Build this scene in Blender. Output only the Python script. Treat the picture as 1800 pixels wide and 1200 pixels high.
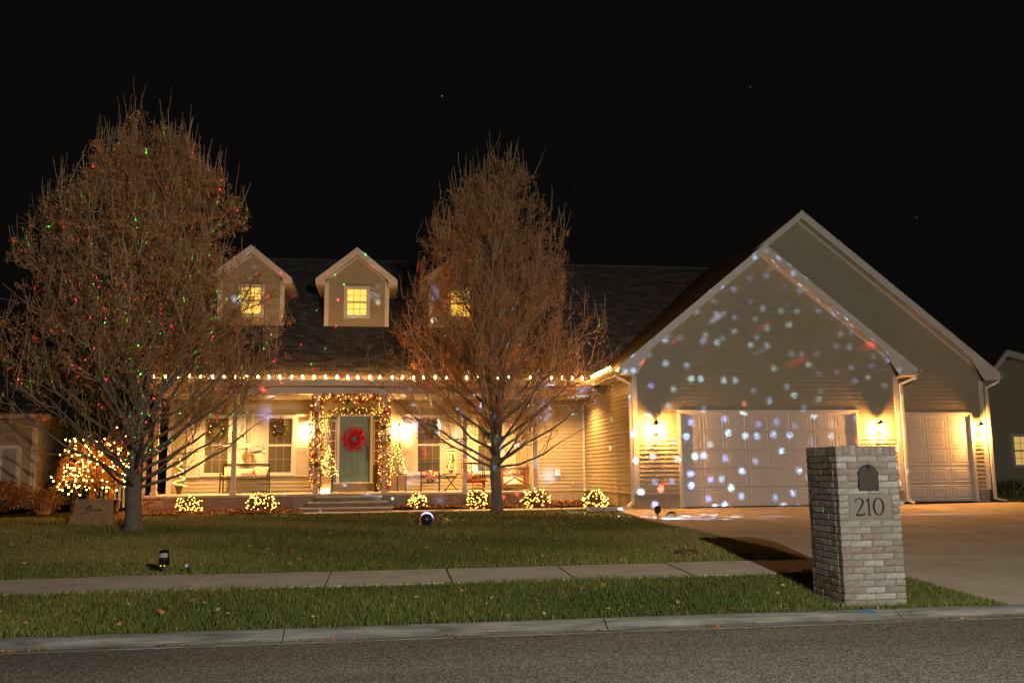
import bpy, math, random
import numpy as np
from mathutils import Vector, Matrix, Euler

for _o in list(bpy.data.objects):
    bpy.data.objects.remove(_o, do_unlink=True)
SC = bpy.context.scene
COL = SC.collection
RNG = random.Random(7)
NR = np.random.default_rng(11)
rad = math.radians

# ------------------------------------------------------------------ camera
yaw, pitch, roll = rad(7.901), rad(8.353), rad(-0.586)
cy, sy, cp, sp, cr, sr = math.cos(yaw), math.sin(yaw), math.cos(pitch), math.sin(pitch), math.cos(roll), math.sin(roll)
fwd = Vector((sy*cp, cy*cp, sp)); right = Vector((cy, -sy, 0)); up = right.cross(fwd)
r2 = cr*right + sr*up; u2 = -sr*right + cr*up
cam = bpy.data.objects.new('camera', bpy.data.cameras.new('camera'))
cam.data.sensor_width = 36.0; cam.data.lens = 31.2
cam.data.clip_start = 0.1; cam.data.clip_end = 2000
cam.matrix_world = Matrix(((r2.x, u2.x, -fwd.x, 0), (r2.y, u2.y, -fwd.y, 0), (r2.z, u2.z, -fwd.z, 0.96), (0, 0, 0, 1)))
COL.objects.link(cam); SC.camera = cam

# ------------------------------------------------------------------ night sky
W = bpy.data.worlds.new('World'); SC.world = W; W.use_nodes = True
wt = W.node_tree; wt.nodes.clear()
wo = wt.nodes.new('ShaderNodeOutputWorld')
sky = wt.nodes.new('ShaderNodeTexSky'); sky.sky_type = 'NISHITA'; sky.sun_disc = False
sky.sun_elevation = rad(-4); sky.sun_rotation = rad(178)
bs = wt.nodes.new('ShaderNodeBackground'); bs.inputs[1].default_value = 0.004
wt.links.new(sky.outputs[0], bs.inputs[0])
bn = wt.nodes.new('ShaderNodeBackground'); bn.inputs[0].default_value = (1.0, 0.86, 0.84, 1); bn.inputs[1].default_value = 0.0024
tc = wt.nodes.new('ShaderNodeTexCoord')
vo = wt.nodes.new('ShaderNodeTexVoronoi'); vo.inputs['Scale'].default_value = 34
wt.links.new(tc.outputs['Generated'], vo.inputs['Vector'])
mr = wt.nodes.new('ShaderNodeMapRange'); mr.inputs[1].default_value = 0.010; mr.inputs[2].default_value = 0.028; mr.inputs[3].default_value = 1; mr.inputs[4].default_value = 0
wt.links.new(vo.outputs['Distance'], mr.inputs[0])
sepc = wt.nodes.new('ShaderNodeSeparateColor'); wt.links.new(vo.outputs['Color'], sepc.inputs[0])
mb_ = wt.nodes.new('ShaderNodeMapRange'); mb_.inputs[1].default_value = 0.55; mb_.inputs[2].default_value = 1.0; mb_.inputs[3].default_value = 0.0; mb_.inputs[4].default_value = 0.5
wt.links.new(sepc.outputs[0], mb_.inputs[0])
mm = wt.nodes.new('ShaderNodeMath'); mm.operation = 'MULTIPLY'
wt.links.new(mr.outputs[0], mm.inputs[0]); wt.links.new(mb_.outputs[0], mm.inputs[1])
bst = wt.nodes.new('ShaderNodeBackground'); bst.inputs[0].default_value = (0.85, 0.92, 1, 1)
wt.links.new(mm.outputs[0], bst.inputs[1])
a1 = wt.nodes.new('ShaderNodeAddShader'); a2 = wt.nodes.new('ShaderNodeAddShader')
wt.links.new(bs.outputs[0], a1.inputs[0]); wt.links.new(bn.outputs[0], a1.inputs[1])
wt.links.new(a1.outputs[0], a2.inputs[0]); wt.links.new(bst.outputs[0], a2.inputs[1])
wt.links.new(a2.outputs[0], wo.inputs[0])

# ------------------------------------------------------------------ lights
def light(name, kind, loc, power, col, size=0.03, parent=None, rot=None, spot=None, blend=0.6):
    d = bpy.data.lights.new(name, kind); d.energy = power; d.color = col
    if kind in ('POINT', 'SPOT'): d.shadow_soft_size = size
    if kind == 'SPOT': d.spot_size = spot; d.spot_blend = blend
    o = bpy.data.objects.new(name, d); COL.objects.link(o); o.location = loc
    if rot: o.rotation_euler = rot
    if parent:
        o.parent = parent; o.matrix_parent_inverse = Matrix.Translation(parent.location).inverted()
    return o
# faint moonlight, low and from behind the camera, in line with the street lamp
sun = bpy.data.objects.new('sun', bpy.data.lights.new('sun', 'SUN'))
sun.data.energy = 0.03; sun.data.angle = rad(0.5); sun.data.color = (1, 0.9, 0.78)
sun.rotation_euler = (rad(75), 0, rad(2)); COL.objects.link(sun)
WARM = (1.0, 0.41, 0.085); PORCH = (1.0, 0.50, 0.14); STREET = (1.0, 0.93, 0.80)

SC.render.engine = 'CYCLES'
SC.view_settings.view_transform = 'Standard'; SC.view_settings.look = 'None'
SC.view_settings.exposure = 0.36; SC.view_settings.gamma = 1.0; SC.view_settings.use_curve_mapping = False
SC.cycles.use_denoising = True
SC.cycles.use_light_tree = True
SC.cycles.max_bounces = 5; SC.cycles.diffuse_bounces = 3; SC.cycles.glossy_bounces = 3; SC.cycles.transparent_max_bounces = 8
SC.cycles.sample_clamp_indirect = 4.0
SC.cycles.caustics_reflective = False; SC.cycles.caustics_refractive = False

# ------------------------------------------------------------------ materials
MATS = {}
def M(name, col, rough=0.6, spec=0.3, var=0.0, vs=6.0, col2=None, bump=0.0, bs=60.0, metal=0.0, emit=None, es=0.0, stretch=None, coat=0.0):
    if name in MATS: return MATS[name]
    m = bpy.data.materials.new(name); m.use_nodes = True
    nt = m.node_tree; b = nt.nodes['Principled BSDF']
    b.inputs['Base Color'].default_value = (*col, 1); b.inputs['Roughness'].default_value = rough
    b.inputs['Specular IOR Level'].default_value = spec; b.inputs['Metallic'].default_value = metal
    b.inputs['Coat Weight'].default_value = coat
    if emit:
        b.inputs['Emission Color'].default_value = (*emit, 1); b.inputs['Emission Strength'].default_value = es
    if var or col2 or bump:
        t = nt.nodes.new('ShaderNodeTexCoord'); src = t.outputs['Object']
        if stretch:
            mp = nt.nodes.new('ShaderNodeMapping'); mp.inputs['Scale'].default_value = stretch
            nt.links.new(src, mp.inputs[0]); src = mp.outputs[0]
    if var or col2:
        n = nt.nodes.new('ShaderNodeTexNoise'); n.inputs['Scale'].default_value = vs; n.inputs['Detail'].default_value = 6; n.inputs['Roughness'].default_value = 0.65
        nt.links.new(src, n.inputs['Vector'])
        r = nt.nodes.new('ShaderNodeValToRGB')
        c2 = col2 or tuple(min(1, c*(1+var)) for c in col)
        c1 = col if col2 else tuple(c*(1-var) for c in col)
        r.color_ramp.elements[0].position = 0.32; r.color_ramp.elements[0].color = (*c1, 1)
        r.color_ramp.elements[1].position = 0.68; r.color_ramp.elements[1].color = (*c2, 1)
        nt.links.new(n.outputs[0], r.inputs[0]); nt.links.new(r.outputs[0], b.inputs['Base Color'])
    if bump:
        n2 = nt.nodes.new('ShaderNodeTexNoise'); n2.inputs['Scale'].default_value = bs; n2.inputs['Detail'].default_value = 5
        nt.links.new(src, n2.inputs['Vector'])
        bp = nt.nodes.new('ShaderNodeBump'); bp.inputs['Strength'].default_value = bump; bp.inputs['Distance'].default_value = 0.02
        nt.links.new(n2.outputs[0], bp.inputs['Height']); nt.links.new(bp.outputs[0], b.inputs['Normal'])
    MATS[name] = m; return m

def brickmat(name, c1, c2, mortar, bw, bh, ax, kz=1.0, msize=0.02, bump=0.4, rough=0.9, var=0.5, mw=0.0):
    """courses laid in world axes: ax is the running direction, kz stretches z (for sloping roofs)"""
    if name in MATS: return MATS[name]
    m = bpy.data.materials.new(name); m.use_nodes = True; nt = m.node_tree; b = nt.nodes['Principled BSDF']
    b.inputs['Roughness'].default_value = rough; b.inputs['Specular IOR Level'].default_value = 0.2
    g = nt.nodes.new('ShaderNodeNewGeometry'); s = nt.nodes.new('ShaderNodeSeparateXYZ'); nt.links.new(g.outputs['Position'], s.inputs[0])
    mul = nt.nodes.new('ShaderNodeMath'); mul.operation = 'MULTIPLY'; mul.inputs[1].default_value = kz; nt.links.new(s.outputs[2], mul.inputs[0])
    cb = nt.nodes.new('ShaderNodeCombineXYZ'); nt.links.new(s.outputs['XY'.index(ax)], cb.inputs[0]); nt.links.new(mul.outputs[0], cb.inputs[1])
    br = nt.nodes.new('ShaderNodeTexBrick'); br.inputs['Scale'].default_value = 1; br.inputs['Brick Width'].default_value = bw; br.inputs['Row Height'].default_value = bh
    br.inputs['Mortar Size'].default_value = msize; br.inputs['Mortar Smooth'].default_value = 0.3; br.inputs['Bias'].default_value = mw
    br.inputs['Color1'].default_value = (*c1, 1); br.inputs['Color2'].default_value = (*c2, 1); br.inputs['Mortar'].default_value = (*mortar, 1)
    nt.links.new(cb.outputs[0], br.inputs['Vector'])
    n = nt.nodes.new('ShaderNodeTexNoise'); n.inputs['Scale'].default_value = 3.0; n.inputs['Detail'].default_value = 8; n.inputs['Roughness'].default_value = 0.75
    nt.links.new(g.outputs['Position'], n.inputs['Vector'])
    mrg = nt.nodes.new('ShaderNodeMapRange'); mrg.inputs[1].default_value = 0.3; mrg.inputs[2].default_value = 0.7; mrg.inputs[3].default_value = 1-var; mrg.inputs[4].default_value = 1+var
    nt.links.new(n.outputs[0], mrg.inputs[0])
    mx = nt.nodes.new('ShaderNodeMix'); mx.data_type = 'RGBA'; mx.blend_type = 'MULTIPLY'; mx.inputs[0].default_value = 1
    nt.links.new(br.outputs[0], mx.inputs[6]); nt.links.new(mrg.outputs[0], mx.inputs[7]); nt.links.new(mx.outputs[2], b.inputs['Base Color'])
    bp = nt.nodes.new('ShaderNodeBump'); bp.inputs['Strength'].default_value = bump; bp.inputs['Distance'].default_value = 0.02; bp.invert = True
    nt.links.new(br.outputs['Fac'], bp.inputs['Height']); nt.links.new(bp.outputs[0], b.inputs['Normal'])
    MATS[name] = m; return m

def tintmat(name, stops, rough=0.7, spec=0.2, translucent=0.0):
    """colour read from a per-piece random value stored on the mesh ('tint')"""
    if name in MATS: return MATS[name]
    m = bpy.data.materials.new(name); m.use_nodes = True; nt = m.node_tree; b = nt.nodes['Principled BSDF']
    b.inputs['Roughness'].default_value = rough; b.inputs['Specular IOR Level'].default_value = spec
    a = nt.nodes.new('ShaderNodeAttribute'); a.attribute_name = 'tint'
    r = nt.nodes.new('ShaderNodeValToRGB'); cr_ = r.color_ramp
    while len(cr_.elements) < len(stops): cr_.elements.new(0.5)
    for e, (p, c) in zip(cr_.elements, stops): e.position = p; e.color = (*c, 1)
    nt.links.new(a.outputs['Fac'], r.inputs[0]); nt.links.new(r.outputs[0], b.inputs['Base Color'])
    MATS[name] = m; return m

def thinglass(name='clear_glass', k=0.1):
    if name in MATS: return MATS[name]
    m = bpy.data.materials.new(name); m.use_nodes = True; nt = m.node_tree; nt.nodes.remove(nt.nodes['Principled BSDF'])
    t = nt.nodes.new('ShaderNodeBsdfTransparent'); g = nt.nodes.new('ShaderNodeBsdfGlossy'); g.inputs['Roughness'].default_value = 0.05
    mx = nt.nodes.new('ShaderNodeMixShader'); mx.inputs[0].default_value = k
    nt.links.new(t.outputs[0], mx.inputs[1]); nt.links.new(g.outputs[0], mx.inputs[2]); nt.links.new(mx.outputs[0], nt.nodes['Material Output'].inputs[0])
    MATS[name] = m; return m

SIDING = M('vinyl_siding', (0.345, 0.305, 0.218), 0.45, 0.35, var=0.05, vs=1.2, bump=0.05, bs=8, stretch=(1, 1, 12))
WHITE = M('white_trim', (0.58, 0.55, 0.51), 0.45, 0.35, var=0.05, vs=3)
DOORW = M('white_garage_door', (0.50, 0.49, 0.485), 0.4, 0.4, var=0.03, vs=2)
SOFFIT = M('soffit_vinyl', (0.55, 0.50, 0.42), 0.5, 0.3, var=0.03)
POSTM = M('post_paint', (0.55, 0.50, 0.44), 0.5, 0.3, var=0.06, vs=4)
CONC = M('concrete', (0.50, 0.45, 0.375), 0.9, 0.15, var=0.14, vs=2.2, bump=0.25, bs=90)
CONCD = M('driveway_concrete', (0.45, 0.39, 0.315), 0.85, 0.2, var=0.2, vs=0.7, bump=0.2, bs=80)
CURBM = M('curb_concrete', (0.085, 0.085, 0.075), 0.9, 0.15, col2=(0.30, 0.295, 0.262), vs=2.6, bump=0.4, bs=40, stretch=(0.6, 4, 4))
STEPM = M('step_concrete', (0.24, 0.20, 0.165), 0.9, 0.15, var=0.25, vs=5, bump=0.3, bs=60)
PORCHM = M('porch_slab', (0.46, 0.42, 0.36), 0.8, 0.2, var=0.08, vs=3)
FOUND = M('foundation_concrete', (0.30, 0.265, 0.215), 0.95, 0.1, var=0.18, vs=7, bump=0.35, bs=50)
PBRICK = brickmat('porch_brick', (0.26, 0.15, 0.105), (0.36, 0.24, 0.18), (0.30, 0.25, 0.20), 0.21, 0.072, 'X', msize=0.008, var=0.35)
PBRICKX = brickmat('porch_brick_side', (0.26, 0.15, 0.105), (0.36, 0.24, 0.18), (0.30, 0.25, 0.20), 0.21, 0.072, 'Y', msize=0.008, var=0.35)
ROOFX = brickmat('shingles_house', (0.075, 0.070, 0.072), (0.165, 0.152, 0.150), (0.045, 0.042, 0.042), 0.30, 0.14, 'X', 1.667, 0.012, 0.6, 0.95, 0.45)
ROOFY = brickmat('shingles_garage', (0.06, 0.048, 0.042), (0.115, 0.092, 0.08), (0.035, 0.03, 0.028), 0.30, 0.14, 'Y', 1.59, 0.012, 0.6, 0.95, 0.45)
TEAL = M('teal_door_paint', (0.085, 0.16, 0.165), 0.4, 0.4, var=0.04)
GLASSD = M('dark_window_glass', (0.10, 0.088, 0.07), 0.04, 0.9, coat=1.0)
LITWIN = M('lit_window', (0.8, 0.6, 0.2), 0.3, 0.3, emit=(1.0, 0.60, 0.085), es=0.85)
LITWIN2 = M('lit_window_neighbour', (0.8, 0.6, 0.2), 0.3, 0.3, var=0.3, emit=(1.0, 0.60, 0.16), es=0.42)
BLACK = M('black_metal', (0.012, 0.011, 0.011), 0.4, 0.5)
BRONZE = M('dark_bronze', (0.045, 0.033, 0.026), 0.45, 0.4, var=0.1, vs=30)
BULBG = M('warm_bulb', (1, 0.8, 0.5), 0.3, 0.3, emit=(1.0, 0.42, 0.075), es=420.0)
BULBM = M('warm_mini_bulb', (1, 0.8, 0.5), 0.3, 0.3, emit=(1.0, 0.40, 0.07), es=12.0)
LAMPE = M('lamp_bulb', (1, 0.8, 0.5), 0.3, 0.3, emit=(1.0, 0.62, 0.25), es=70.0)
LENSW = M('recessed_lens', (1, 0.9, 0.7), 0.3, 0.3, emit=(1.0, 0.72, 0.38), es=6.0)
COOLE = M('projector_lens', (0.9, 0.95, 1), 0.2, 0.4, emit=(0.55, 0.9, 1.0), es=8.0)
PURPE = M('dome_lens', (0.7, 0.6, 1), 0.2, 0.4, emit=(0.36, 0.30, 1.0), es=3.2)
PINE = tintmat('pine_needles', [(0, (0.018, 0.035, 0.010)), (0.6, (0.055, 0.085, 0.022)), (1, (0.12, 0.13, 0.035))])
RED = M('red_tinsel', (0.42, 0.018, 0.022), 0.35, 0.5, var=0.3, vs=30)
REDB = M('red_ornament', (0.50, 0.02, 0.022), 0.18, 0.7, coat=0.6)
GOLDB = M('gold_ornament', (0.75, 0.46, 0.12), 0.22, 0.6, metal=0.75)
GREENB = M('green_ornament', (0.08, 0.12, 0.045), 0.2, 0.6, metal=0.4)
BARK = M('pear_bark', (0.125, 0.105, 0.082), 0.95, 0.1, col2=(0.24, 0.205, 0.165), vs=14, bump=0.8, bs=26, stretch=(2.2, 2.2, 0.5))
TWIG = tintmat('pear_twigs', [(0, (0.22, 0.135, 0.075)), (0.7, (0.46, 0.295, 0.155)), (1, (0.64, 0.47, 0.29))], 0.9, 0.1)
DRYLEAF = tintmat('dry_leaves', [(0, (0.30, 0.13, 0.045)), (0.5, (0.58, 0.265, 0.085)), (1, (0.74, 0.42, 0.16))], 0.8, 0.15)
LITTER = tintmat('litter_leaves', [(0, (0.10, 0.035, 0.015)), (0.45, (0.28, 0.12, 0.045)), (1, (0.50, 0.31, 0.15))], 0.8, 0.15)
GRASSM = tintmat('grass_blades', [(0, (0.05, 0.072, 0.014)), (0.45, (0.118, 0.142, 0.027)), (0.8, (0.28, 0.25, 0.062)), (1, (0.42, 0.32, 0.14))], 0.6, 0.25)
SOIL = M('lawn_soil', (0.030, 0.034, 0.012), 1, 0.05, col2=(0.055, 0.058, 0.020), vs=9, bump=0.6, bs=60)
MULCH = M('bed_mulch', (0.11, 0.06, 0.03), 1, 0.05, col2=(0.24, 0.14, 0.07), vs=14, bump=0.8, bs=40)
WOOD = M('oiled_wood', (0.30, 0.145, 0.05), 0.6, 0.3, col2=(0.42, 0.22, 0.085), vs=8, stretch=(1, 1, 8))
PINEW = M('pale_wood', (0.52, 0.34, 0.15), 0.6, 0.3, col2=(0.62, 0.42, 0.20), vs=6, stretch=(1, 1, 9))
CANVAS = M('canvas', (0.62, 0.55, 0.44), 0.9, 0.1, var=0.08, vs=20)
CREAM = M('cream_cloth', (0.70, 0.63, 0.52), 0.9, 0.1, var=0.06, vs=9, bump=0.3, bs=12)
REDP = M('red_print', (0.55, 0.045, 0.03), 0.8, 0.1)
WHITEP = M('white_cloth', (0.75, 0.72, 0.66), 0.9, 0.1)
CHAR = M('charcoal_cloth', (0.06, 0.055, 0.05), 0.9, 0.1)
STONE = M('boulder_stone', (0.27, 0.15, 0.075), 0.95, 0.1, col2=(0.46, 0.28, 0.155), vs=5, bump=0.9, bs=14)
MORTAR = M('mortar', (0.20, 0.18, 0.15), 0.95, 0.1, var=0.15, vs=20, bump=0.4, bs=80)
NUMB = M('black_numerals', (0.012, 0.014, 0.013), 0.4, 0.4)
BRK = [M('pale_brick_%d' % i, c, 0.92, 0.12, var=0.27, vs=16, bump=0.6, bs=45) for i, c in enumerate(
    [(0.235, 0.225, 0.195), (0.30, 0.29, 0.26), (0.20, 0.18, 0.155), (0.25, 0.225, 0.195), (0.21, 0.165, 0.14)])]
def asphalt():
    m = bpy.data.materials.new('asphalt'); m.use_nodes = True; nt = m.node_tree; b = nt.nodes['Principled BSDF']; b.inputs['Roughness'].default_value = 0.92; b.inputs['Specular IOR Level'].default_value = 0.15
    t = nt.nodes.new('ShaderNodeTexCoord'); v = nt.nodes.new('ShaderNodeTexVoronoi'); v.inputs['Scale'].default_value = 75; nt.links.new(t.outputs['Object'], v.inputs['Vector'])
    sc = nt.nodes.new('ShaderNodeSeparateColor'); nt.links.new(v.outputs['Color'], sc.inputs[0])
    rp = nt.nodes.new('ShaderNodeValToRGB'); e = rp.color_ramp.elements; e[0].position = 0.0; e[0].color = (0.05, 0.046, 0.037, 1); e[1].position = 1.0; e[1].color = (0.27, 0.25, 0.21, 1); q = rp.color_ramp.elements.new(0.55); q.color = (0.125, 0.115, 0.094, 1); nt.links.new(sc.outputs[0], rp.inputs[0])
    n = nt.nodes.new('ShaderNodeTexNoise'); n.inputs['Scale'].default_value = 0.8; n.inputs['Detail'].default_value = 7; mp = nt.nodes.new('ShaderNodeMapping'); mp.inputs['Scale'].default_value = (0.35, 1.6, 1); nt.links.new(t.outputs['Object'], mp.inputs[0]); nt.links.new(mp.outputs[0], n.inputs['Vector'])
    mr2 = nt.nodes.new('ShaderNodeMapRange'); mr2.inputs[1].default_value = 0.3; mr2.inputs[2].default_value = 0.7; mr2.inputs[3].default_value = 0.82; mr2.inputs[4].default_value = 1.15; nt.links.new(n.outputs[0], mr2.inputs[0])
    mx = nt.nodes.new('ShaderNodeMix'); mx.data_type = 'RGBA'; mx.blend_type = 'MULTIPLY'; mx.inputs[0].default_value = 1; nt.links.new(rp.outputs[0], mx.inputs[6]); nt.links.new(mr2.outputs[0], mx.inputs[7]); nt.links.new(mx.outputs[2], b.inputs['Base Color'])
    bp = nt.nodes.new('ShaderNodeBump'); bp.inputs['Strength'].default_value = 0.8; bp.inputs['Distance'].default_value = 0.006; nt.links.new(v.outputs['Distance'], bp.inputs['Height']); nt.links.new(bp.outputs[0], b.inputs['Normal'])
    return m
ASPH = asphalt()
BLUEP = M('blue_survey_paint', (0.04, 0.16, 0.36), 0.8, 0.1)

# ------------------------------------------------------------------ mesh builder
class G:
    def __init__(s): s.v = []; s.f = []; s.t = []
    def add(s, vs, fs, t=None):
        o = len(s.v); s.v += [tuple(p) for p in vs]; s.f += [tuple(i+o for i in q) for q in fs]
        if t is not None: s.t += [t]*len(fs)
    def box(s, x0, x1, y0, y1, z0, z1):
        s.add([(x0,y0,z0),(x1,y0,z0),(x1,y1,z0),(x0,y1,z0),(x0,y0,z1),(x1,y0,z1),(x1,y1,z1),(x0,y1,z1)],
              [(0,3,2,1),(4,5,6,7),(0,1,5,4),(1,2,6,5),(2,3,7,6),(3,0,4,7)]); return s
    def prism(s, pts, off):
        n = len(pts); off = Vector(off); P = [Vector(p) for p in pts]
        s.add([tuple(p) for p in P]+[tuple(p+off) for p in P], [tuple(range(n))[::-1], tuple(range(n, 2*n))]+[(i,(i+1)%n,n+(i+1)%n,n+i) for i in range(n)]); return s
    def tube(s, path, rads, n=6, cap=True, t=None):
        P = [Vector(p) for p in path]; k = len(P)
        if not hasattr(rads, '__len__'): rads = [rads]*k
        vs = []; ref = None
        for i in range(k):
            d = (P[min(i+1,k-1)]-P[max(i-1,0)]); d = d.normalized() if d.length > 1e-9 else Vector((0,0,1))
            if ref is None: ref = Vector((1,0,0)) if abs(d.x) < 0.8 else Vector((0,1,0))
            u = d.cross(ref).normalized(); w = d.cross(u); ref = -w if False else ref
            for j in range(n):
                a = 2*math.pi*j/n; vs.append(P[i]+(u*math.cos(a)+w*math.sin(a))*rads[i])
        fs = [(i*n+j, i*n+(j+1)%n, (i+1)*n+(j+1)%n, (i+1)*n+j) for i in range(k-1) for j in range(n)]
        if cap: fs += [tuple(range(n))[::-1], tuple(range((k-1)*n, k*n))]
        s.add(vs, fs, t); return s
    def bar(s, a, b, w, h=None):
        """square bar from a to b"""
        h = h or w; a = Vector(a); b = Vector(b); d = (b-a).normalized()
        ref = Vector((0,0,1)) if abs(d.z) < 0.9 else Vector((0,1,0))
        u = d.cross(ref).normalized()*(w/2); v = u.cross(d).normalized()*(h/2)
        q = [a-u-v, a+u-v, a+u+v, a-u+v, b-u-v, b+u-v, b+u+v, b-u+v]
        s.add(q, [(0,3,2,1),(4,5,6,7),(0,1,5,4),(1,2,6,5),(2,3,7,6),(3,0,4,7)]); return s
    def lathe(s, prof, c=(0,0,0), n=12, sx=1, sy=1):
        vs = []; k = len(prof)
        for r, z in prof:
            for j in range(n):
                a = 2*math.pi*j/n; vs.append((c[0]+r*math.cos(a)*sx, c[1]+r*math.sin(a)*sy, c[2]+z))
        fs = [(i*n+j, i*n+(j+1)%n, (i+1)*n+(j+1)%n, (i+1)*n+j) for i in range(k-1) for j in range(n)]
        fs += [tuple(range(n))[::-1], tuple(range((k-1)*n, k*n))]
        s.add(vs, fs); return s
    def ball(s, c, r, n=6, m=4, sz=1.0, t=None):
        vs = [(c[0], c[1], c[2]-r*sz)]
        for i in range(1, m):
            th = math.pi*i/m - math.pi/2
            for j in range(n):
                a = 2*math.pi*(j+0.5*(i%2))/n; vs.append((c[0]+r*math.cos(th)*math.cos(a), c[1]+r*math.cos(th)*math.sin(a), c[2]+r*sz*math.sin(th)))
        vs.append((c[0], c[1], c[2]+r*sz)); L = len(vs)-1
        fs = [(0, 1+(j+1)%n, 1+j) for j in range(n)]
        for i in range(m-2):
            fs += [(1+i*n+j, 1+i*n+(j+1)%n, 1+(i+1)*n+(j+1)%n, 1+(i+1)*n+j) for j in range(n)]
        fs += [(1+(m-2)*n+j, 1+(m-2)*n+(j+1)%n, L) for j in range(n)]
        s.add(vs, fs, t); return s
    def leaf(s, c, L, w, d=None, t=None):
        """one small pointed leaf folded along its midrib"""
        d = Vector(d) if d else Vector((RNG.gauss(0,1), RNG.gauss(0,1), RNG.gauss(0,1)))
        d.normalize(); r_ = Vector((RNG.gauss(0,1), RNG.gauss(0,1), RNG.gauss(0,1)))
        u = d.cross(r_)
        if u.length < 1e-6: u = Vector((1,0,0))
        u.normalize(); nrm = u.cross(d); c = Vector(c)
        s.add([c, c+d*L*0.45+u*w/2+nrm*w*0.2, c+d*L, c+d*L*0.45-u*w/2+nrm*w*0.2], [(0,1,2),(0,2,3)], RNG.random() if t is None else t); return s
    def build(s, name, mat, parent=None, smooth=False, kind=None, loc=None):
        me = bpy.data.meshes.new(name); me.from_pydata(s.v, [], s.f)
        if s.t and len(s.t) == len(s.f):
            a = me.attributes.new('tint', 'FLOAT', 'FACE'); a.data.foreach_set('value', np.array(s.t, dtype=np.float32))
        if smooth: me.polygons.foreach_set('use_smooth', [True]*len(me.polygons))
        me.materials.append(mat); me.update()
        return link(name, me, parent, kind, loc)
def link(name, me, parent=None, kind=None, loc=None):
    o = bpy.data.objects.new(name, me); COL.objects.link(o)
    if loc: o.location = loc
    if parent:
        o.parent = parent; o.matrix_parent_inverse = Matrix.Translation(world_loc(parent)).inverted()
    if kind: o['kind'] = kind
    return o
def world_loc(o):
    return o['_w'] if False else ROOTLOC.get(o.name, Vector((0,0,0)))
ROOTLOC = {}
def thing(name, label, cat, loc=(0,0,0), group=None):
    o = bpy.data.objects.new(name, None); COL.objects.link(o); o.location = loc; o.empty_display_size = 0.2
    ROOTLOC[o.name] = Vector(loc)
    return tag(o, label, cat, group)
def tag(o, label, cat, group=None):
    o['label'] = label; o['category'] = cat
    if group: o['group'] = group
    return o
def struct(o): o['kind'] = 'structure'; return o
def npmesh(name, V, F, mat, tint=None, parent=None, kind=None):
    """triangles from numpy arrays"""
    me = bpy.data.meshes.new(name); nv, nf = len(V), len(F)
    me.vertices.add(nv); me.vertices.foreach_set('co', np.asarray(V, np.float32).ravel())
    me.loops.add(nf*3); me.loops.foreach_set('vertex_index', np.asarray(F, np.int32).ravel())
    me.polygons.add(nf); me.polygons.foreach_set('loop_start', np.arange(0, nf*3, 3, dtype=np.int32)); me.polygons.foreach_set('loop_total', np.full(nf, 3, np.int32))
    if tint is not None:
        a = me.attributes.new('tint', 'FLOAT', 'FACE'); a.data.foreach_set('value', np.asarray(tint, np.float32))
    me.materials.append(mat); me.update(calc_edges=True); me.validate()
    return link(name, me, parent, kind)
def textmesh(name, body, size, mat, parent, loc, rotz=0, tilt=0, depth=0.004, align='CENTER', shear=0):
    cu = bpy.data.curves.new(name, 'FONT'); cu.body = body; cu.size = size; cu.extrude = depth; cu.align_x = align; cu.align_y = 'CENTER'; cu.shear = shear
    t = bpy.data.objects.new(name, cu); COL.objects.link(t)
    dg = bpy.context.evaluated_depsgraph_get(); me = bpy.data.meshes.new_from_object(t.evaluated_get(dg)); bpy.data.objects.remove(t)
    Rm = Euler((rad(90), 0, 0)).to_matrix().to_4x4()
    me.transform(Matrix.Translation(loc) @ Matrix.Rotation(rotz, 4, 'Z') @ Matrix.Rotation(tilt, 4, 'Y') @ Rm)
    me.materials.clear(); me.materials.append(mat); me.name = name
    return link(name, me, parent)

# ------------------------------------------------------------------ ground
def gz(x, y):
    ys = [-20, 8.83, 9.1, 11.1, 12.32, 16, 20, 24, 27, 60]; zs = [-0.47, -0.475, -0.462, -0.365, -0.325, -0.235, -0.135, -0.055, -0.03, 0.0]
    return float(np.interp(y, ys, zs))
def gzv(y):
    ys = [-20, 8.83, 9.1, 11.1, 12.32, 16, 20, 24, 27, 60]; zs = [-0.47, -0.475, -0.462, -0.365, -0.325, -0.235, -0.135, -0.055, -0.03, 0.0]
    return np.interp(y, ys, zs)
def drive_left(y):
    return float(np.interp(y, [8.8, 10.5, 12.3, 14, 17, 19.8, 23], [6.5, 6.36, 6.02, 6.1, 5.98, 5.76, 5.72]))
def drive_leftv(y):
    return np.interp(y, [8.8, 10.5, 12.3, 14, 17, 19.8, 23], [6.5, 6.36, 6.02, 6.1, 5.98, 5.76, 5.72])
def sheet(xs, ys, zf):
    g = G(); nx = len(xs)
    g.v = [(x, y, zf(x, y)) for y in ys for x in xs]
    g.f = [(j*nx+i, j*nx+i+1, (j+1)*nx+i+1, (j+1)*nx+i) for j in range(len(ys)-1) for i in range(nx-1)]
    return g
struct(sheet([-300, 300], [-300, 400], lambda x, y: -1.2).build('ground', SOIL))
struct(sheet(list(np.linspace(-60, 60, 25)), [-0.4, 4, 8.0, 8.46], lambda x, y: -0.54 - (0.0 if y > 8 else 0.0)+0.02*math.sin(min(1, (8.46-y)/8.8)*math.pi)).build('street', ASPH))
lawn_b = struct(sheet(list(np.linspace(-60, 60, 61)), list(np.linspace(12.3, 60, 60)), lambda x, y: gz(x, y)-0.03-(0.1 if y > 28 else 0)).build('lawn', SOIL))
struct(sheet(list(np.linspace(-60, 60, 61)), [8.82, 9.1, 10, 11.12], lambda x, y: gz(x, y)-0.02).build('verge', SOIL))
struct(sheet([-60, 60], [-40, -0.9], lambda x, y: -0.5).build('far_lawn', SOIL))
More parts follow.
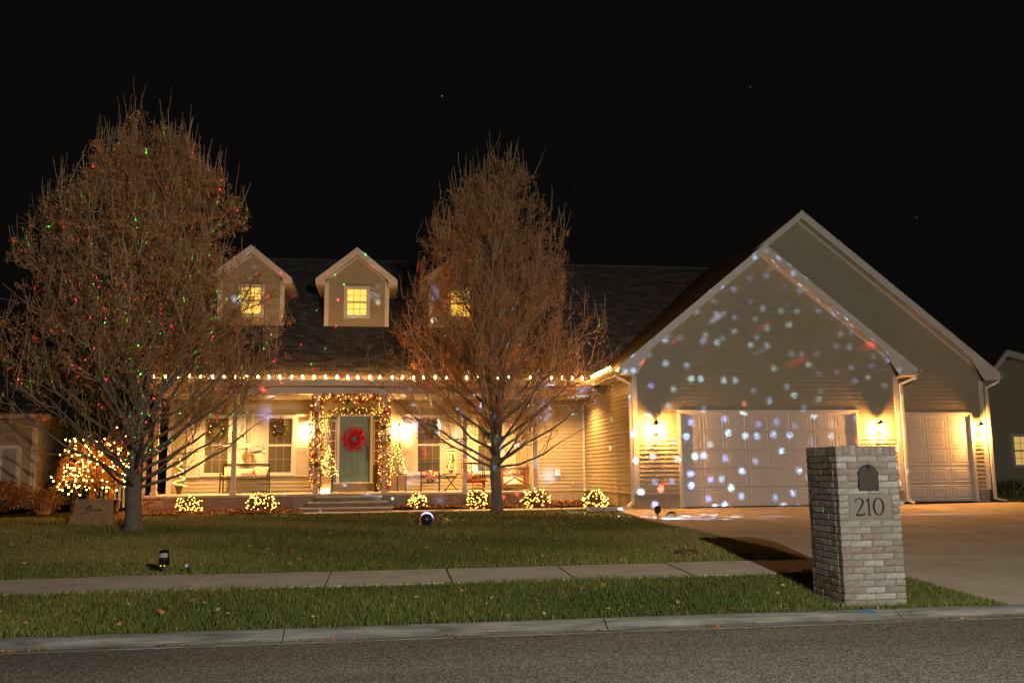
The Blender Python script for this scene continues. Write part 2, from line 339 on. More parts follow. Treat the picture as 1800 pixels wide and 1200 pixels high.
# roll curb with gutter, in poured sections
curb = G(); curb.box(-60, 60, 8.44, 8.86, -0.75, -0.60); curb = struct(curb.build('curb', MORTAR))
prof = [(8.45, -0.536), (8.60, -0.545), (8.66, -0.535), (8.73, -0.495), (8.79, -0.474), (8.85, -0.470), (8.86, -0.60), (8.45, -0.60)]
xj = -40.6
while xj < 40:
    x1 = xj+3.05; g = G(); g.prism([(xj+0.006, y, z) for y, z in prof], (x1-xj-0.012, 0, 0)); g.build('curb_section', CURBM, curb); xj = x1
# sidewalk slabs
side = G(); side.box(-60, 6.0, 11.10, 12.32, -0.6, -0.40); side = struct(side.build('sidewalk', MORTAR))
for k in range(-24, 5):
    xa = -0.745+1.525*k; xb = min(xa+1.525, 6.02)
    if xa > 5.9: break
    g = G(); dz = RNG.uniform(-0.006, 0.006)
    g.prism([(xa+0.012, 11.10, -0.52), (xa+0.012, 12.32, -0.49), (xa+0.012, 12.32, -0.318+dz), (xa+0.012, 11.10, -0.352+dz)], (xb-xa-0.024, 0, 0)); g.build('slab', CONC, side)
# driveway slabs
drv = struct(sheet([5.0, 9, 13, 17.6], [8.86, 12.3, 16, 20, 22.5, 23.6], lambda x, y: min(gz(x, y), -0.02)-0.06 - (0.25 if x < 5.5 else 0)).build('driveway', MORTAR))
rows = [8.865, 12.3, 15.8, 19.4, 22.9]; cols = [None, 9.6, 13.3, 17.3]
def dzf(y): return float(np.interp(y, [8.86, 12.3, 16, 20, 22.5, 24], [-0.472, -0.335, -0.235, -0.115, -0.012, -0.01]))
for j in range(4):
    for i in range(3):
        ya, yb = rows[j]+0.006, rows[j+1]-0.006
        n = 6; ptsT = []
        for q in range(n+1):
            y = ya+(yb-ya)*q/n; xl = drive_left(y) if i == 0 else cols[i]+0.007
            if j == 3 and i == 0 and y > 22.4: xl = 6.1
            ptsT.append((xl, cols[i+1]-0.007, y))
        g = G(); vs = []; fs = []
        for xl, xr, y in ptsT: vs += [(xl, y, dzf(y)), (xr, y, dzf(y)), (xl, y, dzf(y)-0.12), (xr, y, dzf(y)-0.12)]
        for q in range(n): a = q*4; fs += [(a, a+1, a+5, a+4), (a+2, a, a+4, a+6), (a+1, a+3, a+7, a+5)]
        fs += [(0, 2, 3, 1), (n*4, n*4+1, n*4+3, n*4+2)]
        g.add(vs, fs); g.build('slab', CONCD, drv)
# front walk from the driveway to the steps
fw = G(); fw.prism([(-2.35, 23.95, -0.2), (-2.35, 24.95, -0.2), (-2.35, 24.95, -0.035), (-2.35, 23.95, -0.05)], (8.05, 0, 0)); struct(fw.build('front_walk', CONC))
# planting bed
bed = struct(sheet(list(np.linspace(-7.2, -2.2, 12)), [23.9, 24.6, 25.5], lambda x, y: -0.03+0.03*math.sin(x*3)).build('planting_bed', MULCH))
struct(sheet(list(np.linspace(0.15, 6.3, 14)), [24.7, 25.5, 28.5], lambda x, y: 0.0+0.03*math.sin(x*3)).build('planting_bed', MULCH))
# blue utility paint on the curb
g = G(); g.add([(4.62, 8.76, -0.4795), (4.76, 8.76, -0.4795), (5.02, 8.52, -0.535), (4.93, 8.52, -0.535)], [(0, 1, 2, 3)])
g = G(); g.add([(4.70, 8.845, -0.4655), (4.80, 8.845, -0.4655), (4.90, 8.795, -0.4685), (4.80, 8.795, -0.4685), (4.93, 8.735, -0.4885), (4.84, 8.735, -0.4885)], [(0, 3, 2, 1), (3, 5, 4, 2)]); struct(g.build('road_marking', BLUEP))

def grass(name, n, region, hmin, hmax, w):
    x0, x1, y0, y1 = region
    x = NR.uniform(x0, x1, n); y = NR.uniform(y0, y1, n)
    keep = x < drive_leftv(y)-0.02
    keep &= ~((x > 4.72) & (x < 5.50) & (y > 9.0) & (y < 9.80))
    keep &= ~((y > 23.85) & (x > -7.2))
    x, y = x[keep], y[keep]; n = len(x)
    patch = 0.5+0.25*np.sin(x*1.3+1.7*np.sin(y*0.9))+0.25*np.sin(y*2.1+x*0.6+2*np.sin(x*0.5))
    z = gzv(y)-0.03; h = NR.uniform(hmin, hmax, n)*(0.75+0.5*patch); a = NR.uniform(0, 2*np.pi, n); le = NR.uniform(0.1, 0.9, n)*h; ww = w*NR.uniform(0.7, 1.4, n)
    dx, dy = np.cos(a), np.sin(a); b = a+NR.uniform(-1, 1, n); bx, by = np.cos(b+1.57), np.sin(b+1.57)
    V = np.zeros((n, 5, 3)); 
    V[:,0] = np.c_[x-bx*ww, y-by*ww, z]; V[:,1] = np.c_[x+bx*ww, y+by*ww, z]
    mx, my, mz = x+dx*le*0.35, y+dy*le*0.35, z+h*0.62
    V[:,2] = np.c_[mx-bx*ww*0.8, my-by*ww*0.8, mz]; V[:,3] = np.c_[mx+bx*ww*0.8, my+by*ww*0.8, mz]; V[:,4] = np.c_[x+dx*le, y+dy*le, z+h]
    F = (np.arange(n)*5)[:, None, None]+np.array([[0, 1, 3], [0, 3, 2], [2, 3, 4]])[None]
    big = np.sin(x*0.55+2.1*np.sin(y*0.31))*np.sin(y*0.47+1.3*np.sin(x*0.23+1))
    t = np.clip(NR.normal(0.27 if y0 < 12 else 0.58, 0.16, n)+0.26*(patch-0.5)+0.2*big+(NR.random(n) < 0.05)*0.5, 0, 1)
    return npmesh(name, V.reshape(-1, 3), F.reshape(-1, 3), GRASSM, np.repeat(t, 3), kind='stuff')
o = grass('verge_grass', 95000, (-6.2, 6.6, 8.84, 11.10), 0.045, 0.085, 0.0028); tag(o, 'longer green grass strip between the curb and the sidewalk', 'grass')
o = grass('verge_grass', 9000, (5.3, 6.6, 8.84, 11.3), 0.045, 0.085, 0.0030); tag(o, 'small wedge of grass right of the brick mailbox', 'grass')
o = grass('lawn_grass', 110000, (-8.5, 6.2, 12.32, 17.0), 0.04, 0.075, 0.0036); tag(o, 'front lawn grass behind the sidewalk', 'grass')
o = grass('lawn_grass', 100000, (-12.5, 6.2, 17.0, 24.0), 0.04, 0.075, 0.0048); tag(o, 'front lawn grass close to the house and planting beds', 'grass')

def leaves(name, n, region, mat, L, label, zoff=0.05, cond=None):
    g = G(); k = 0
    while k < n:
        x = RNG.uniform(*region[:2]); y = RNG.uniform(*region[2:])
        if cond and not cond(x, y): continue
        k += 1
        if x > drive_left(y)-0.05 and y < 23: continue
        l = L*RNG.uniform(0.6, 1.3); g.leaf((x, y, gz(x, y)+zoff*RNG.uniform(0.6, 1.1)), l, l*0.75, (RNG.gauss(0, 1), RNG.gauss(0, 1), RNG.gauss(0.1, 0.25)))
    return tag(g.build(name, mat, kind='stuff'), label, 'leaves')
def clump(x, y): return math.sin(x*1.7+math.sin(y))*math.sin(y*1.3+x*0.4)+RNG.uniform(-0.9, 0.9) > -0.1
leaves('fallen_leaves', 900, (-9, 6, 12.4, 23.8), LITTER, 0.055, 'brown dry leaves scattered over the front lawn', 0.035, clump)
leaves('fallen_leaves', 150, (-6, 6.2, 8.95, 11.0), LITTER, 0.06, 'brown dry leaves scattered in the curbside grass strip', 0.035)
leaves('leaf_litter', 4200, (0.1, 6.2, 24.72, 25.45), LITTER, 0.08, 'thick brown leaf litter in the bed right of the steps', 0.09)
leaves('leaf_litter', 900, (4.3, 6.2, 25.4, 27.5), LITTER, 0.08, 'brown leaf litter in the corner beside the garage wall', 0.09)
leaves('leaf_litter', 2400, (-7.1, -2.25, 23.95, 25.4), LITTER, 0.075, 'brown leaf litter in the bed left of the steps', 0.06)
g = G()
for k in range(260):
    x = RNG.uniform(-6, 8); x += 0.4*math.sin(x*5); y = 8.60-abs(RNG.gauss(0, 0.07)); l = RNG.uniform(0.012, 0.05)
    g.leaf((x, y, -0.535), l, l*0.6, (RNG.gauss(0, 1), RNG.gauss(0, 1), abs(RNG.gauss(0.05, 0.1))), RNG.uniform(0, 0.7))
tag(g.build('gutter_debris', LITTER, kind='stuff'), 'small dry leaf bits lying in the curb gutter', 'leaves')
# ------------------------------------------------------------------ the house
HOUSE = thing('house', 'one-storey house with three dormers, lit porch and two-door garage', 'house', (0, 25, 0))
LAP = 0.114
def siding(name, parent, a0, a1, z0, z1, plane, axis='X', face=-1, gable=None, holes=(), mat=SIDING):
    """lap siding: real courses. axis = running direction, plane = fixed coordinate, face = outward sign.
    gable(z) -> (lo, hi) limits; holes = (a0, a1, z0, z1)"""
    g = G(); lev = [z0]
    z = z0
    while z < z1-1e-6:
        z = min(z+LAP, z1); lev.append(z)
    ext = sorted(set([round(v, 4) for v in lev]+[round(h[i], 4) for h in holes for i in (2, 3) if z0 < h[i] < z1]))
    for zb, zt in zip(ext[:-1], ext[1:]):
        if zt-zb < 1e-4: continue
        fb = ((zb-z0+1e-6) % LAP)/LAP; ft = fb+(zt-zb)/LAP
        ob, ot = 0.023*(1-fb), 0.023*(1-min(ft, 1))+0.001
        lo0, hi0 = gable(zb) if gable else (a0, a1); lo1, hi1 = gable(zt) if gable else (a0, a1)
        lo0 = max(lo0, a0); hi0 = min(hi0, a1); lo1 = max(lo1, a0); hi1 = min(hi1, a1)
        if hi0-lo0 < 0.02: continue
        if hi1 < lo1: lo1 = hi1 = (lo1+hi1)/2
        cuts = sorted([h for h in holes if h[2] < (zb+zt)/2 < h[3]])
        spans = []; cur = (lo0, lo1)
        for h in cuts:
            if h[0] > cur[0]: spans.append((cur, (h[0], h[0])))
            cur = (h[1], h[1])
        spans.append((cur, (hi0, hi1)))
        for (p0, p1), (q0, q1) in spans:
            if q0-p0 < 0.005: continue
            def P(a, zz, o): return (a, plane+face*o, zz) if axis == 'X' else (plane+face*o, a, zz)
            g.add([P(p0, zb, ob), P(q0, zb, ob), P(q1, zt, ot), P(p1, zt, ot), P(p0, zb, 0), P(q0, zb, 0)],
                  [(0, 1, 2, 3), (4, 5, 1, 0)] if axis == 'X' else [(0, 1, 2, 3), (4, 5, 1, 0)])
    return g.build(name, mat, parent, kind='stuff')

PA = 0.81; EZ = 3.63; XL = 5.85; AX = 9.98; BX = 11.58; AR = 14.11; BR = 17.31
YA, YB = 22.52, 23.52; YAF, YBF = 22.17, 23.17
def za(x): return EZ+PA*(x-XL) if x < AX else EZ+PA*(AR-x)
def zb_(x): return EZ+PA*(x-XL) if x < BX else EZ+PA*(BR-x)
dA = (7.555, 12.465); dB = (13.76, 16.50)
drop = 0.21
siding('siding', HOUSE, 6.31, 13.71, 0.36, 6.9, YA, 'X', -1, lambda z: (XL+(z+drop-EZ)/PA, AR-(z+drop-EZ)/PA), [(dA[0], dA[1], 0.3, 2.44)])
siding('siding', HOUSE, 9.2, 16.95, 0.33, 8.2, YB, 'X', -1, lambda z: (XL+(z+drop-EZ)/PA, BR-(z+drop-EZ)/PA), [(dB[0], dB[1], 0.3, 2.44)])
siding('siding', HOUSE, YA, 28.45, 0.36, 3.52, 6.31, 'Y', -1)
siding('siding', HOUSE, YA, YB, 0.36, 3.5, 13.71, 'Y', 1)
siding('siding', HOUSE, YB, 38, 0.33, 3.5, 16.95, 'Y', 1)
siding('siding', HOUSE, -6.66, 6.31, 0.34, 3.30, 28.45, 'X', -1)
siding('siding', HOUSE, 28.45, 38.2, 0.34, 8.3, -6.66, 'Y', -1, lambda z: (28.45 if z < 3.4 else 25.0+(z+0.15-3.56)/0.735, 38.6-(max(z, 3.4)+0.15-3.56)/0.735))
# foundations
for fb in ((6.315, 7.48, YA-0.005, YA+0.2, -0.4, 0.357), (12.54, 13.705, YA-0.005, YA+0.2, -0.4, 0.357), (6.315, 6.5, YA+0.2, 28.4, -0.4, 0.357), (13.5, 13.70, YA+0.2, YB, -0.4, 0.357),
           (16.57, 16.945, YB-0.005, YB+0.2, -0.4, 0.327), (4.2, 6.315, 28.445, 28.7, -0.4, 0.337), (-6.655, -6.4, 28.5, 38, -0.4, 0.337), (16.75, 16.945, YB+0.2, 38, -0.4, 0.327)):
    g = G(); g.box(*fb); g.build('foundation', FOUND, HOUSE)
# back walls
g = G(); g.box(-6.6, 16.9, 38.0, 38.1, -0.3, 3.4); g.build('back_wall', SIDING, HOUSE)
# corner boards and frieze trims
def board(x0, x1, y0, y1, z0, z1, name='corner_board', mat=WHITE): g = G(); g.box(x0, x1, y0, y1, z0, z1); return g.build(name, mat, HOUSE)
board(6.275, 6.405, YA-0.036, YA+0.005, 0.36, 3.42); board(6.276, 6.31, YA+0.005, YA+0.10, 0.36, 3.42)
board(13.615, 13.745, YA-0.036, YA+0.005, 0.36, 3.44); board(13.71, 13.744, YA+0.005, YA+0.10, 0.36, 3.44)
board(16.855, 16.985, YB-0.036, YB+0.005, 0.33, 3.44); board(16.95, 16.984, YB+0.005, YB+0.10, 0.33, 3.44)
board(6.215, 6.285, 28.36, 28.42, 0.34, 3.25); board(-6.69, -6.55, 28.41, 28.448, 0.41, 3.25)

def roof(name, pts, mat, th=0.05):
    g = G(); g.prism(pts, (0, 0, -th)); return g.build(name, mat, HOUSE)
def mz(y): return 3.56+0.735*(y-25.0)
roof('roof', [(-6.98, 25.0, mz(25.0)), (12.5, 25.0, mz(25.0)), (12.5, 31.8, mz(31.8)), (-6.98, 31.8, mz(31.8))], ROOFX)
roof('roof', [(-6.98, 31.803, mz(31.8)), (12.5, 31.803, mz(31.8)), (12.5, 38.6, mz(25.0)), (-6.98, 38.6, mz(25.0))], ROOFX)
ez = lambda x: EZ+PA*(x-XL)
roof('roof', [(XL, YAF, ez(XL)), (AX, YAF, ez(AX)), (AX, YBF, ez(AX)), (BX, YBF, ez(BX)), (BX, 36, ez(BX)), (XL, 36, ez(XL))], ROOFY)
roof('roof', [(AX+0.003, YAF, ez(AX)), (AR, YAF, EZ), (AR, YB-0.03, EZ), (AX+0.003, YB-0.03, ez(AX))], ROOFY)
roof('roof', [(BX+0.003, YBF, ez(BX)), (BR, YBF, EZ), (BR, 38.4, EZ), (BX+0.003, 38.4, ez(BX))], ROOFY)
g = G(); g.bar((-6.98, 31.80, mz(31.8)+0.012), (12.4, 31.80, mz(31.8)+0.012), 0.16, 0.025); g.build('ridge_cap', M('ridge_shingle', (0.12, 0.115, 0.115), 0.9, 0.2, var=0.2, vs=10), HOUSE)
# rake boards, soffits, frieze lines
def rake(x_e, z_e, x_a, z_a, yf, yw, name='rake_board'):
    s = 1 if x_a > x_e else -1
    g = G(); H = 0.20; t0 = 0.052
    g.prism([(x_e, yf-0.028, z_e-t0), (x_a, yf-0.028, z_a-t0), (x_a, yf-0.028, z_a-t0-H), (x_e+s*0.86, yf-0.028, z_e+PA*0.86-t0-H), (x_e+s*0.50, yf-0.028, z_e-t0-0.15), (x_e, yf-0.028, z_e-t0-0.15)], (0, 0.03, 0))
    g.build(name, WHITE, HOUSE)
    g = G(); k = drop-0.03   # shingle-edge trim
    g.prism([(x_e, yf-0.05, z_e-0.004), (x_a, yf-0.05, z_a-0.004), (x_a, yf-0.05, z_a-0.05), (x_e, yf-0.05, z_e-0.05)], (0, 0.05, 0)); g.build('drip_edge', WHITE, HOUSE)
    g = G(); g.prism([(x_e+s*0.46, yf+0.004, z_e+PA*0.46-k), (x_a, yf+0.004, z_a-k), (x_a, yw, z_a-k), (x_e+s*0.46, yw, z_e+PA*0.46-k)], (0, 0, 0.012)); g.build('rake_soffit', SOFFIT, HOUSE)
    g = G(); g.prism([(x_e+s*0.46, yw-0.034, z_e+PA*0.46-k-0.01), (x_a, yw-0.034, z_a-k-0.01), (x_a, yw-0.034, z_a-k-0.07), (x_e+s*0.46, yw-0.034, z_e+PA*0.46-k-0.07)], (0, 0.03, 0)); g.build('frieze_strip', WHITE, HOUSE)
rake(XL, EZ, AX, ez(AX), YAF, YA); rake(AR, EZ, AX, ez(AX), YAF, YA); rake(BR, EZ, BX, ez(BX), YBF, YB)
g = G(); g.prism([(AX-0.0, YBF-0.028, ez(AX)-0.03), (BX, YBF-0.028, ez(BX)-0.052), (BX, YBF-0.028, ez(BX)-0.252), (AX, YBF-0.028, ez(AX)-0.252)], (0, 0.03, 0)); g.build('rake_board', WHITE, HOUSE)
g = G(); g.prism([(AX+0.1, YBF+0.004, ez(AX+0.1)-drop), (BX, YBF+0.004, ez(BX)-drop), (BX, YB, ez(BX)-drop), (AX+0.1, YB, ez(AX+0.1)-drop)], (0, 0, 0.012)); g.build('rake_soffit', SOFFIT, HOUSE)
# eave soffits and fascias
def bx(name, mat, *b):
    g = G(); g.box(*b); return g.build(name, mat, HOUSE)
bx('eave_soffit', SOFFIT, XL+0.03, 6.31, YAF+0.01, 25.12, 3.425, 3.44)
bx('eave_soffit', SOFFIT, 13.71, AR-0.02, YAF+0.01, YB, 3.425, 3.44)
bx('eave_soffit', SOFFIT, 16.95, BR-0.02, YBF+0.01, 38, 3.425, 3.44)
bx('fascia', WHITE, XL, XL+0.028, YAF+0.006, 25.0, 3.41, 3.58); bx('fascia', WHITE, AR-0.028, AR, YAF+0.006, YB-0.03, 3.41, 3.58); bx('fascia', WHITE, BR-0.028, BR, YBF+0.006, 38, 3.41, 3.58)
bx('fascia', WHITE, -6.96, XL, 25.02, 25.045, 3.40, 3.535)
bx('eave_soffit', SOFFIT, -6.96, 5.88, 25.046, 25.61, 3.415, 3.43)
g = G(); g.box(-6.75, 6.26, 25.62, 25.80, 3.20, 3.412); g.build('porch_beam', POSTM, HOUSE)
g = G(); g.box(-6.75, 6.26, 25.80, 28.43, 3.262, 3.28); g.build('porch_ceiling', M('ceiling_vinyl', (0.62, 0.56, 0.45), 0.5, 0.3, var=0.03), HOUSE)
g = G()
for k in range(20): y = 25.93+k*0.127; g.box(-6.74, 6.25, y, y+0.008, 3.254, 3.262)
g.build('ceiling_grooves', SOFFIT, HOUSE, kind='stuff')
g = G(); g.prism([(-6.9, 25.62, 3.43), (-6.9, 28.4, 3.43), (-6.9, 28.4, 5.9), (-6.9, 25.62, 3.9)], (0.24, 0, 0)); g.build('gable_end', SIDING, HOUSE)
# gutters (open K profile) and downspouts
def gutter(a, b, out):
    a = Vector(a); b = Vector(b); o = Vector(out)
    pf = [(0, 0), (0, -0.11), (0.07, -0.11), (0.115, -0.05), (0.12, 0), (0.112, 0), (0.105, -0.045), (0.065, -0.10), (0.008, -0.10), (0.008, 0)]
    g = G(); g.prism([a+o*u+Vector((0, 0, v)) for u, v in pf], b-a); g.build('gutter', WHITE, HOUSE)
gutter((-6.98, 25.018, 3.545), (XL-0.115, 25.018, 3.545), (0, -1, 0))
gutter((XL-0.002, YAF-0.03, 3.575), (XL-0.002, 24.90, 3.575), (-1, 0, 0))
gutter((AR+0.002, YAF-0.03, 3.575), (AR+0.002, YB-0.04, 3.575), (1, 0, 0))
gutter((BR+0.002, YBF-0.03, 3.575), (BR+0.002, 38, 3.575), (1, 0, 0))
def spout(pts):
    g = G()
    for a, b in zip(pts[:-1], pts[1:]): g.bar(a, b, 0.075, 0.06)
    for p in pts[1:-1]: g.ball(p, 0.042, 6, 4)
    g.build('downspout', WHITE, HOUSE)
spout([(XL-0.05, 22.30, 3.47), (XL-0.05, 22.30, 3.38), (6.20, 22.46, 3.20), (6.20, 22.46, 0.16), (6.03, 22.40, 0.02), (5.75, 22.40, 0.0)])
spout([(AR+0.05, 22.30, 3.47), (AR+0.05, 22.30, 3.38), (13.81, 22.46, 3.22), (13.81, 22.46, 0.10), (13.90, 22.36, 0.03)])
spout([(BR+0.05, 23.32, 3.47), (BR+0.05, 23.32, 3.38), (17.06, 23.46, 3.22), (17.06, 23.46, 0.08), (17.35, 23.40, 0.02)])
spout([(-6.92, 25.0, 3.44), (-6.92, 25.0, 3.3), (-6.58, 25.52, 3.08), (-6.58, 25.52, 0.22), (-6.85, 25.45, 0.10)])
g = G(); g.box(5.0, 5.75, 22.25, 22.55, -0.04, 0.02); g.box(5.0, 5.75, 22.25, 22.28, 0.02, 0.05); g.box(5.0, 5.75, 22.52, 22.55, 0.02, 0.05); tag(g.build('splash_block', CONC), 'grey concrete splash block under the garage downspout', 'splash block')

# porch floor, brick front, steps, posts
bx('porch_floor', PORCHM, -6.72, 4.27, 25.42, 28.44, 0.35, 0.41)
bx('porch_front', PBRICK, -6.66, -2.62, 25.48, 25.7, -0.3, 0.349); bx('porch_front', PBRICK, 0.5, 4.2, 25.48, 25.7, -0.3, 0.349)
bx('porch_front', FOUND, -2.618, 0.498, 25.485, 25.7, -0.3, 0.349)
bx('porch_side', PBRICKX, -6.66, -6.5, 25.702, 28.4, -0.3, 0.349); bx('porch_side', PBRICKX, 4.0, 4.198, 25.702, 28.4, -0.3, 0.349)
for i, (xa, xb, yf, zt) in enumerate([(-1.98, -0.20, 25.12, 0.345), (-2.14, -0.06, 24.80, 0.205), (-2.33, 0.10, 24.48, 0.065)]):
    g = G(); g.box(xa, xb, yf, 25.475-0.004*i, -0.3+i*0.003, zt-0.035); st = g.build('step', STEPM, HOUSE)
    g = G(); g.box(xa-0.02, xb+0.02, yf-0.025, 25.478-0.004*i if i == 0 else [25.12, 24.80][i-1]-0.002, zt-0.035, zt); g.build('tread', PORCHM, st)
bx('porch_step', PORCHM, -2.05, -0.15, 28.1, 28.42, 0.41, 0.50) if False else None
for x in (-6.36, -4.27, -2.03, -0.13, 2.16, 4.20):
    g = G(); g.box(x-0.062, x+0.062, 25.64, 25.764, 0.52, 3.10); p = g.build('porch_post', POSTM, HOUSE)
    g = G(); g.box(x-0.085, x+0.085, 25.617, 25.787, 0.41, 0.52); g.build('post_base', POSTM, p)
    g = G(); g.box(x-0.085, x+0.085, 25.617, 25.787, 3.10, 3.198); g.build('post_cap', POSTM, p)

# recessed porch lights
for x, y, pw in ((-4.93, 26.8, 1150), (2.69, 26.8, 1100), (5.42, 26.8, 620)):
    g = G(); g.lathe([(0.10, 0.0), (0.10, 0.008), (0.075, 0.008), (0.075, 0.0)], (x, y, 3.252), 20); rl = g.build('recessed_light', WHITE, HOUSE)
    g = G(); g.lathe([(0.001, 0), (0.074, 0), (0.074, 0.004), (0.001, 0.004)], (x, y, 3.255), 16); g.build('lens', LENSW, rl)
    light('porch_downlight', 'SPOT', (x, y, 3.235), pw, PORCH, 0.05, spot=rad(150), blend=0.7)

# garage doors
def garage_door(x0, x1, yw, ncol):
    y = yw+0.05
    g = G(); g.box(x0, x1, y, y+0.05, 0.015, 2.44); d = g.build('garage_door', DOORW, HOUSE)
    cw = (x1-x0)/ncol; rh = 2.42/5
    shared = None
    for r in range(5):
        for c in range(ncol):
            if shared is None:
                w, h = cw-0.105, rh-0.105; q = G()
                def ring(m, yy): return [(-w/2+m, yy, -h/2+m), (w/2-m, yy, -h/2+m), (w/2-m, yy, h/2-m), (-w/2+m, yy, h/2-m)]
                L_ = [ring(-0.012, 0.002), ring(0, -0.006), ring(0.022, -0.001), ring(0.05, -0.001), ring(0.075, -0.006)]
                q.v = [p for l in L_ for p in l]
                q.f = [(k*4+i, k*4+(i+1) % 4, (k+1)*4+(i+1) % 4, (k+1)*4+i) for k in range(4) for i in range(4)]+[(16, 17, 18, 19)]
                o = q.build('panel', DOORW, d, loc=(x0+cw*(c+0.5), y-0.001, 0.02+rh*(r+0.5))); shared = o.data
            else:
                link('panel', shared, d, loc=(x0+cw*(c+0.5), y-0.001, 0.02+rh*(r+0.5)))
    g = G()
    for r in range(1, 5): g.box(x0, x1, y-0.003, y, 0.02+rh*r-0.004, 0.02+rh*r+0.004)
    g.build('section_joints', M('joint_shadow_gap', (0.30, 0.29, 0.28), 0.6, 0.2), d)
    g = G(); g.box(x0, x1, y-0.01, y+0.02, -0.01, 0.014); g.build('bottom_seal', BLACK, d)
    g = G(); g.box(x0-0.075, x0+0.0, yw-0.045, yw+0.06, 0.0, 2.44); g.box(x1, x1+0.075, yw-0.045, yw+0.06, 0.0, 2.44); g.box(x0-0.075, x1+0.075, yw-0.046, yw+0.06, 2.441, 2.52); g.build('door_trim', WHITE, d)
    g = G(); g.box(x0, x0+0.03, yw-0.01, yw+0.045, 0, 2.44); g.box(x1-0.03, x1, yw-0.01, yw+0.045, 0, 2.44); g.box(x0, x1, yw-0.01, yw+0.045, 2.41, 2.439); g.build('weather_strip', WHITE, d)
garage_door(dA[0], dA[1], YA, 8); garage_door(dB[0], dB[1], YB, 4)

# wall lanterns
def lantern(x, yw, z, power, col, s=1.0, ck=1.0):
    lx, ly = x, yw-0.17*s
    g = G(); g.box(x-0.05*s, x+0.05*s, yw-0.035, yw-0.012, z-0.16*s, z+0.10*s); b = g.build('wall_lantern', BLACK, HOUSE)
    g = G(); g.tube([(x, yw-0.03, z-0.12*s), (x, yw-0.09*s, z-0.17*s), (x, ly, z-0.15*s)], 0.011, 6); g.build('arm', BLACK, b)
    g = G(); g.lathe([(0.012*s, -0.16*s), (0.03*s, -0.15*s), (0.034*s, -0.135*s), (0.012*s, -0.13*s)], (lx, ly, z), 8); g.build('base', BLACK, b)
    g = G(); g.lathe([(0.105*s*ck, 0.075*s), (0.108*s*ck, 0.085*s), (0.05*s*ck, 0.14*s), (0.02*s*ck, 0.16*s), (0.008*s, 0.20*s)], (lx, ly, z), 12); g.build('cap', BLACK, b)
    for k in range(4):
        a = math.pi/4+k*math.pi/2; g = G(); g.bar((lx+0.034*s*math.cos(a), ly+0.034*s*math.sin(a), z-0.14*s), (lx+0.075*s*math.cos(a), ly+0.075*s*math.sin(a), z+0.08*s), 0.009); g.build('rib', BLACK, b)
    for k in range(4):
        a = k*math.pi/2; t = Vector((-math.sin(a), math.cos(a), 0)); c0 = Vector((lx+0.024*s*math.cos(a), ly+0.024*s*math.sin(a), z-0.13*s)); c1 = Vector((lx+0.055*s*math.cos(a), ly+0.055*s*math.sin(a), z+0.075*s))
        g = G(); g.add([c0-t*0.024*s, c0+t*0.024*s, c1+t*0.05*s, c1-t*0.05*s], [(0, 1, 2, 3)]); g.build('pane', thinglass(), b)
    g = G(); g.ball((lx, ly, z-0.02*s), 0.03*s, 8, 6, 1.5); g.build('bulb', LAMPE, b, smooth=True)
    light('lantern_light', 'POINT', (lx, ly, z-0.02*s), power, col, 0.045*s, b if False else None)
for x, yw in ((6.86, YA), (13.08, YA), (16.72, YB)): lantern(x, yw, 2.05, 720, WARM, 1.15, 0.78)
for x in (-2.46, 0.33): lantern(x, 28.45, 2.36, 480, PORCH, 1.1, 0.6)

# porch windows with shutters
def window(x0, x1, z0, z1, yw, lit=None, ncol=3, nrow=2, parent=HOUSE, name='window', fr=0.055, tr=0.075, sub=True):
    """double-hung sash window: trim, two sashes, panes between muntins"""
    g = G(); y0 = yw-0.055
    g.box(x0-tr, x0, y0, yw, z0-tr, z1+tr); g.box(x1, x1+tr, y0, yw, z0-tr, z1+tr); g.box(x0, x1, y0, yw, z1, z1+tr); g.box(x0, x1, y0-0.012, yw, z0-tr, z0)
    w = g.build(name, WHITE, parent) if sub else g.build('window_trim', WHITE, parent)
    host = w if sub else parent; zm = (z0+z1)/2; gl = lit or GLASSD
    g = G()
    for (a, b) in ((z0, zm), (zm, z1)):
        g.box(x0, x0+0.035, y0+0.012, yw, a, b); g.box(x1-0.035, x1, y0+0.012, yw, a, b); g.box(x0+0.035, x1-0.035, y0+0.012, yw, a, a+0.03); g.box(x0+0.035, x1-0.035, y0+0.012, yw, b-0.03, b)
    g.build('sash', WHITE, host)
    g = G(); xi0, xi1 = x0+0.035, x1-0.035
    for (a, b) in ((z0+0.03, zm-0.03), (zm+0.03, z1-0.03)):
        for i in range(1, ncol): xx = xi0+(xi1-xi0)*i/ncol; g.box(xx-0.007, xx+0.007, yw-0.034, yw-0.026, a, b)
        for j in range(1, nrow): zz = a+(b-a)*j/nrow; g.box(xi0, xi1, yw-0.0335, yw-0.0265, zz-0.007, zz+0.007)
    g.build('muntins', M('tan_muntin', (0.26, 0.22, 0.165), 0.6, 0.2) if not lit else M('grey_muntin', (0.25, 0.22, 0.17), 0.6, 0.2), host)
    for (a, b) in ((z0+0.03, zm-0.03), (zm+0.03, z1-0.03)):
        for i in range(ncol):
            for j in range(nrow):
                q = G(); q.box(xi0+(xi1-xi0)*i/ncol, xi0+(xi1-xi0)*(i+1)/ncol, yw-0.0255, yw-0.02, a+(b-a)*j/nrow, a+(b-a)*(j+1)/nrow); q.build('pane', gl, host)
    return w
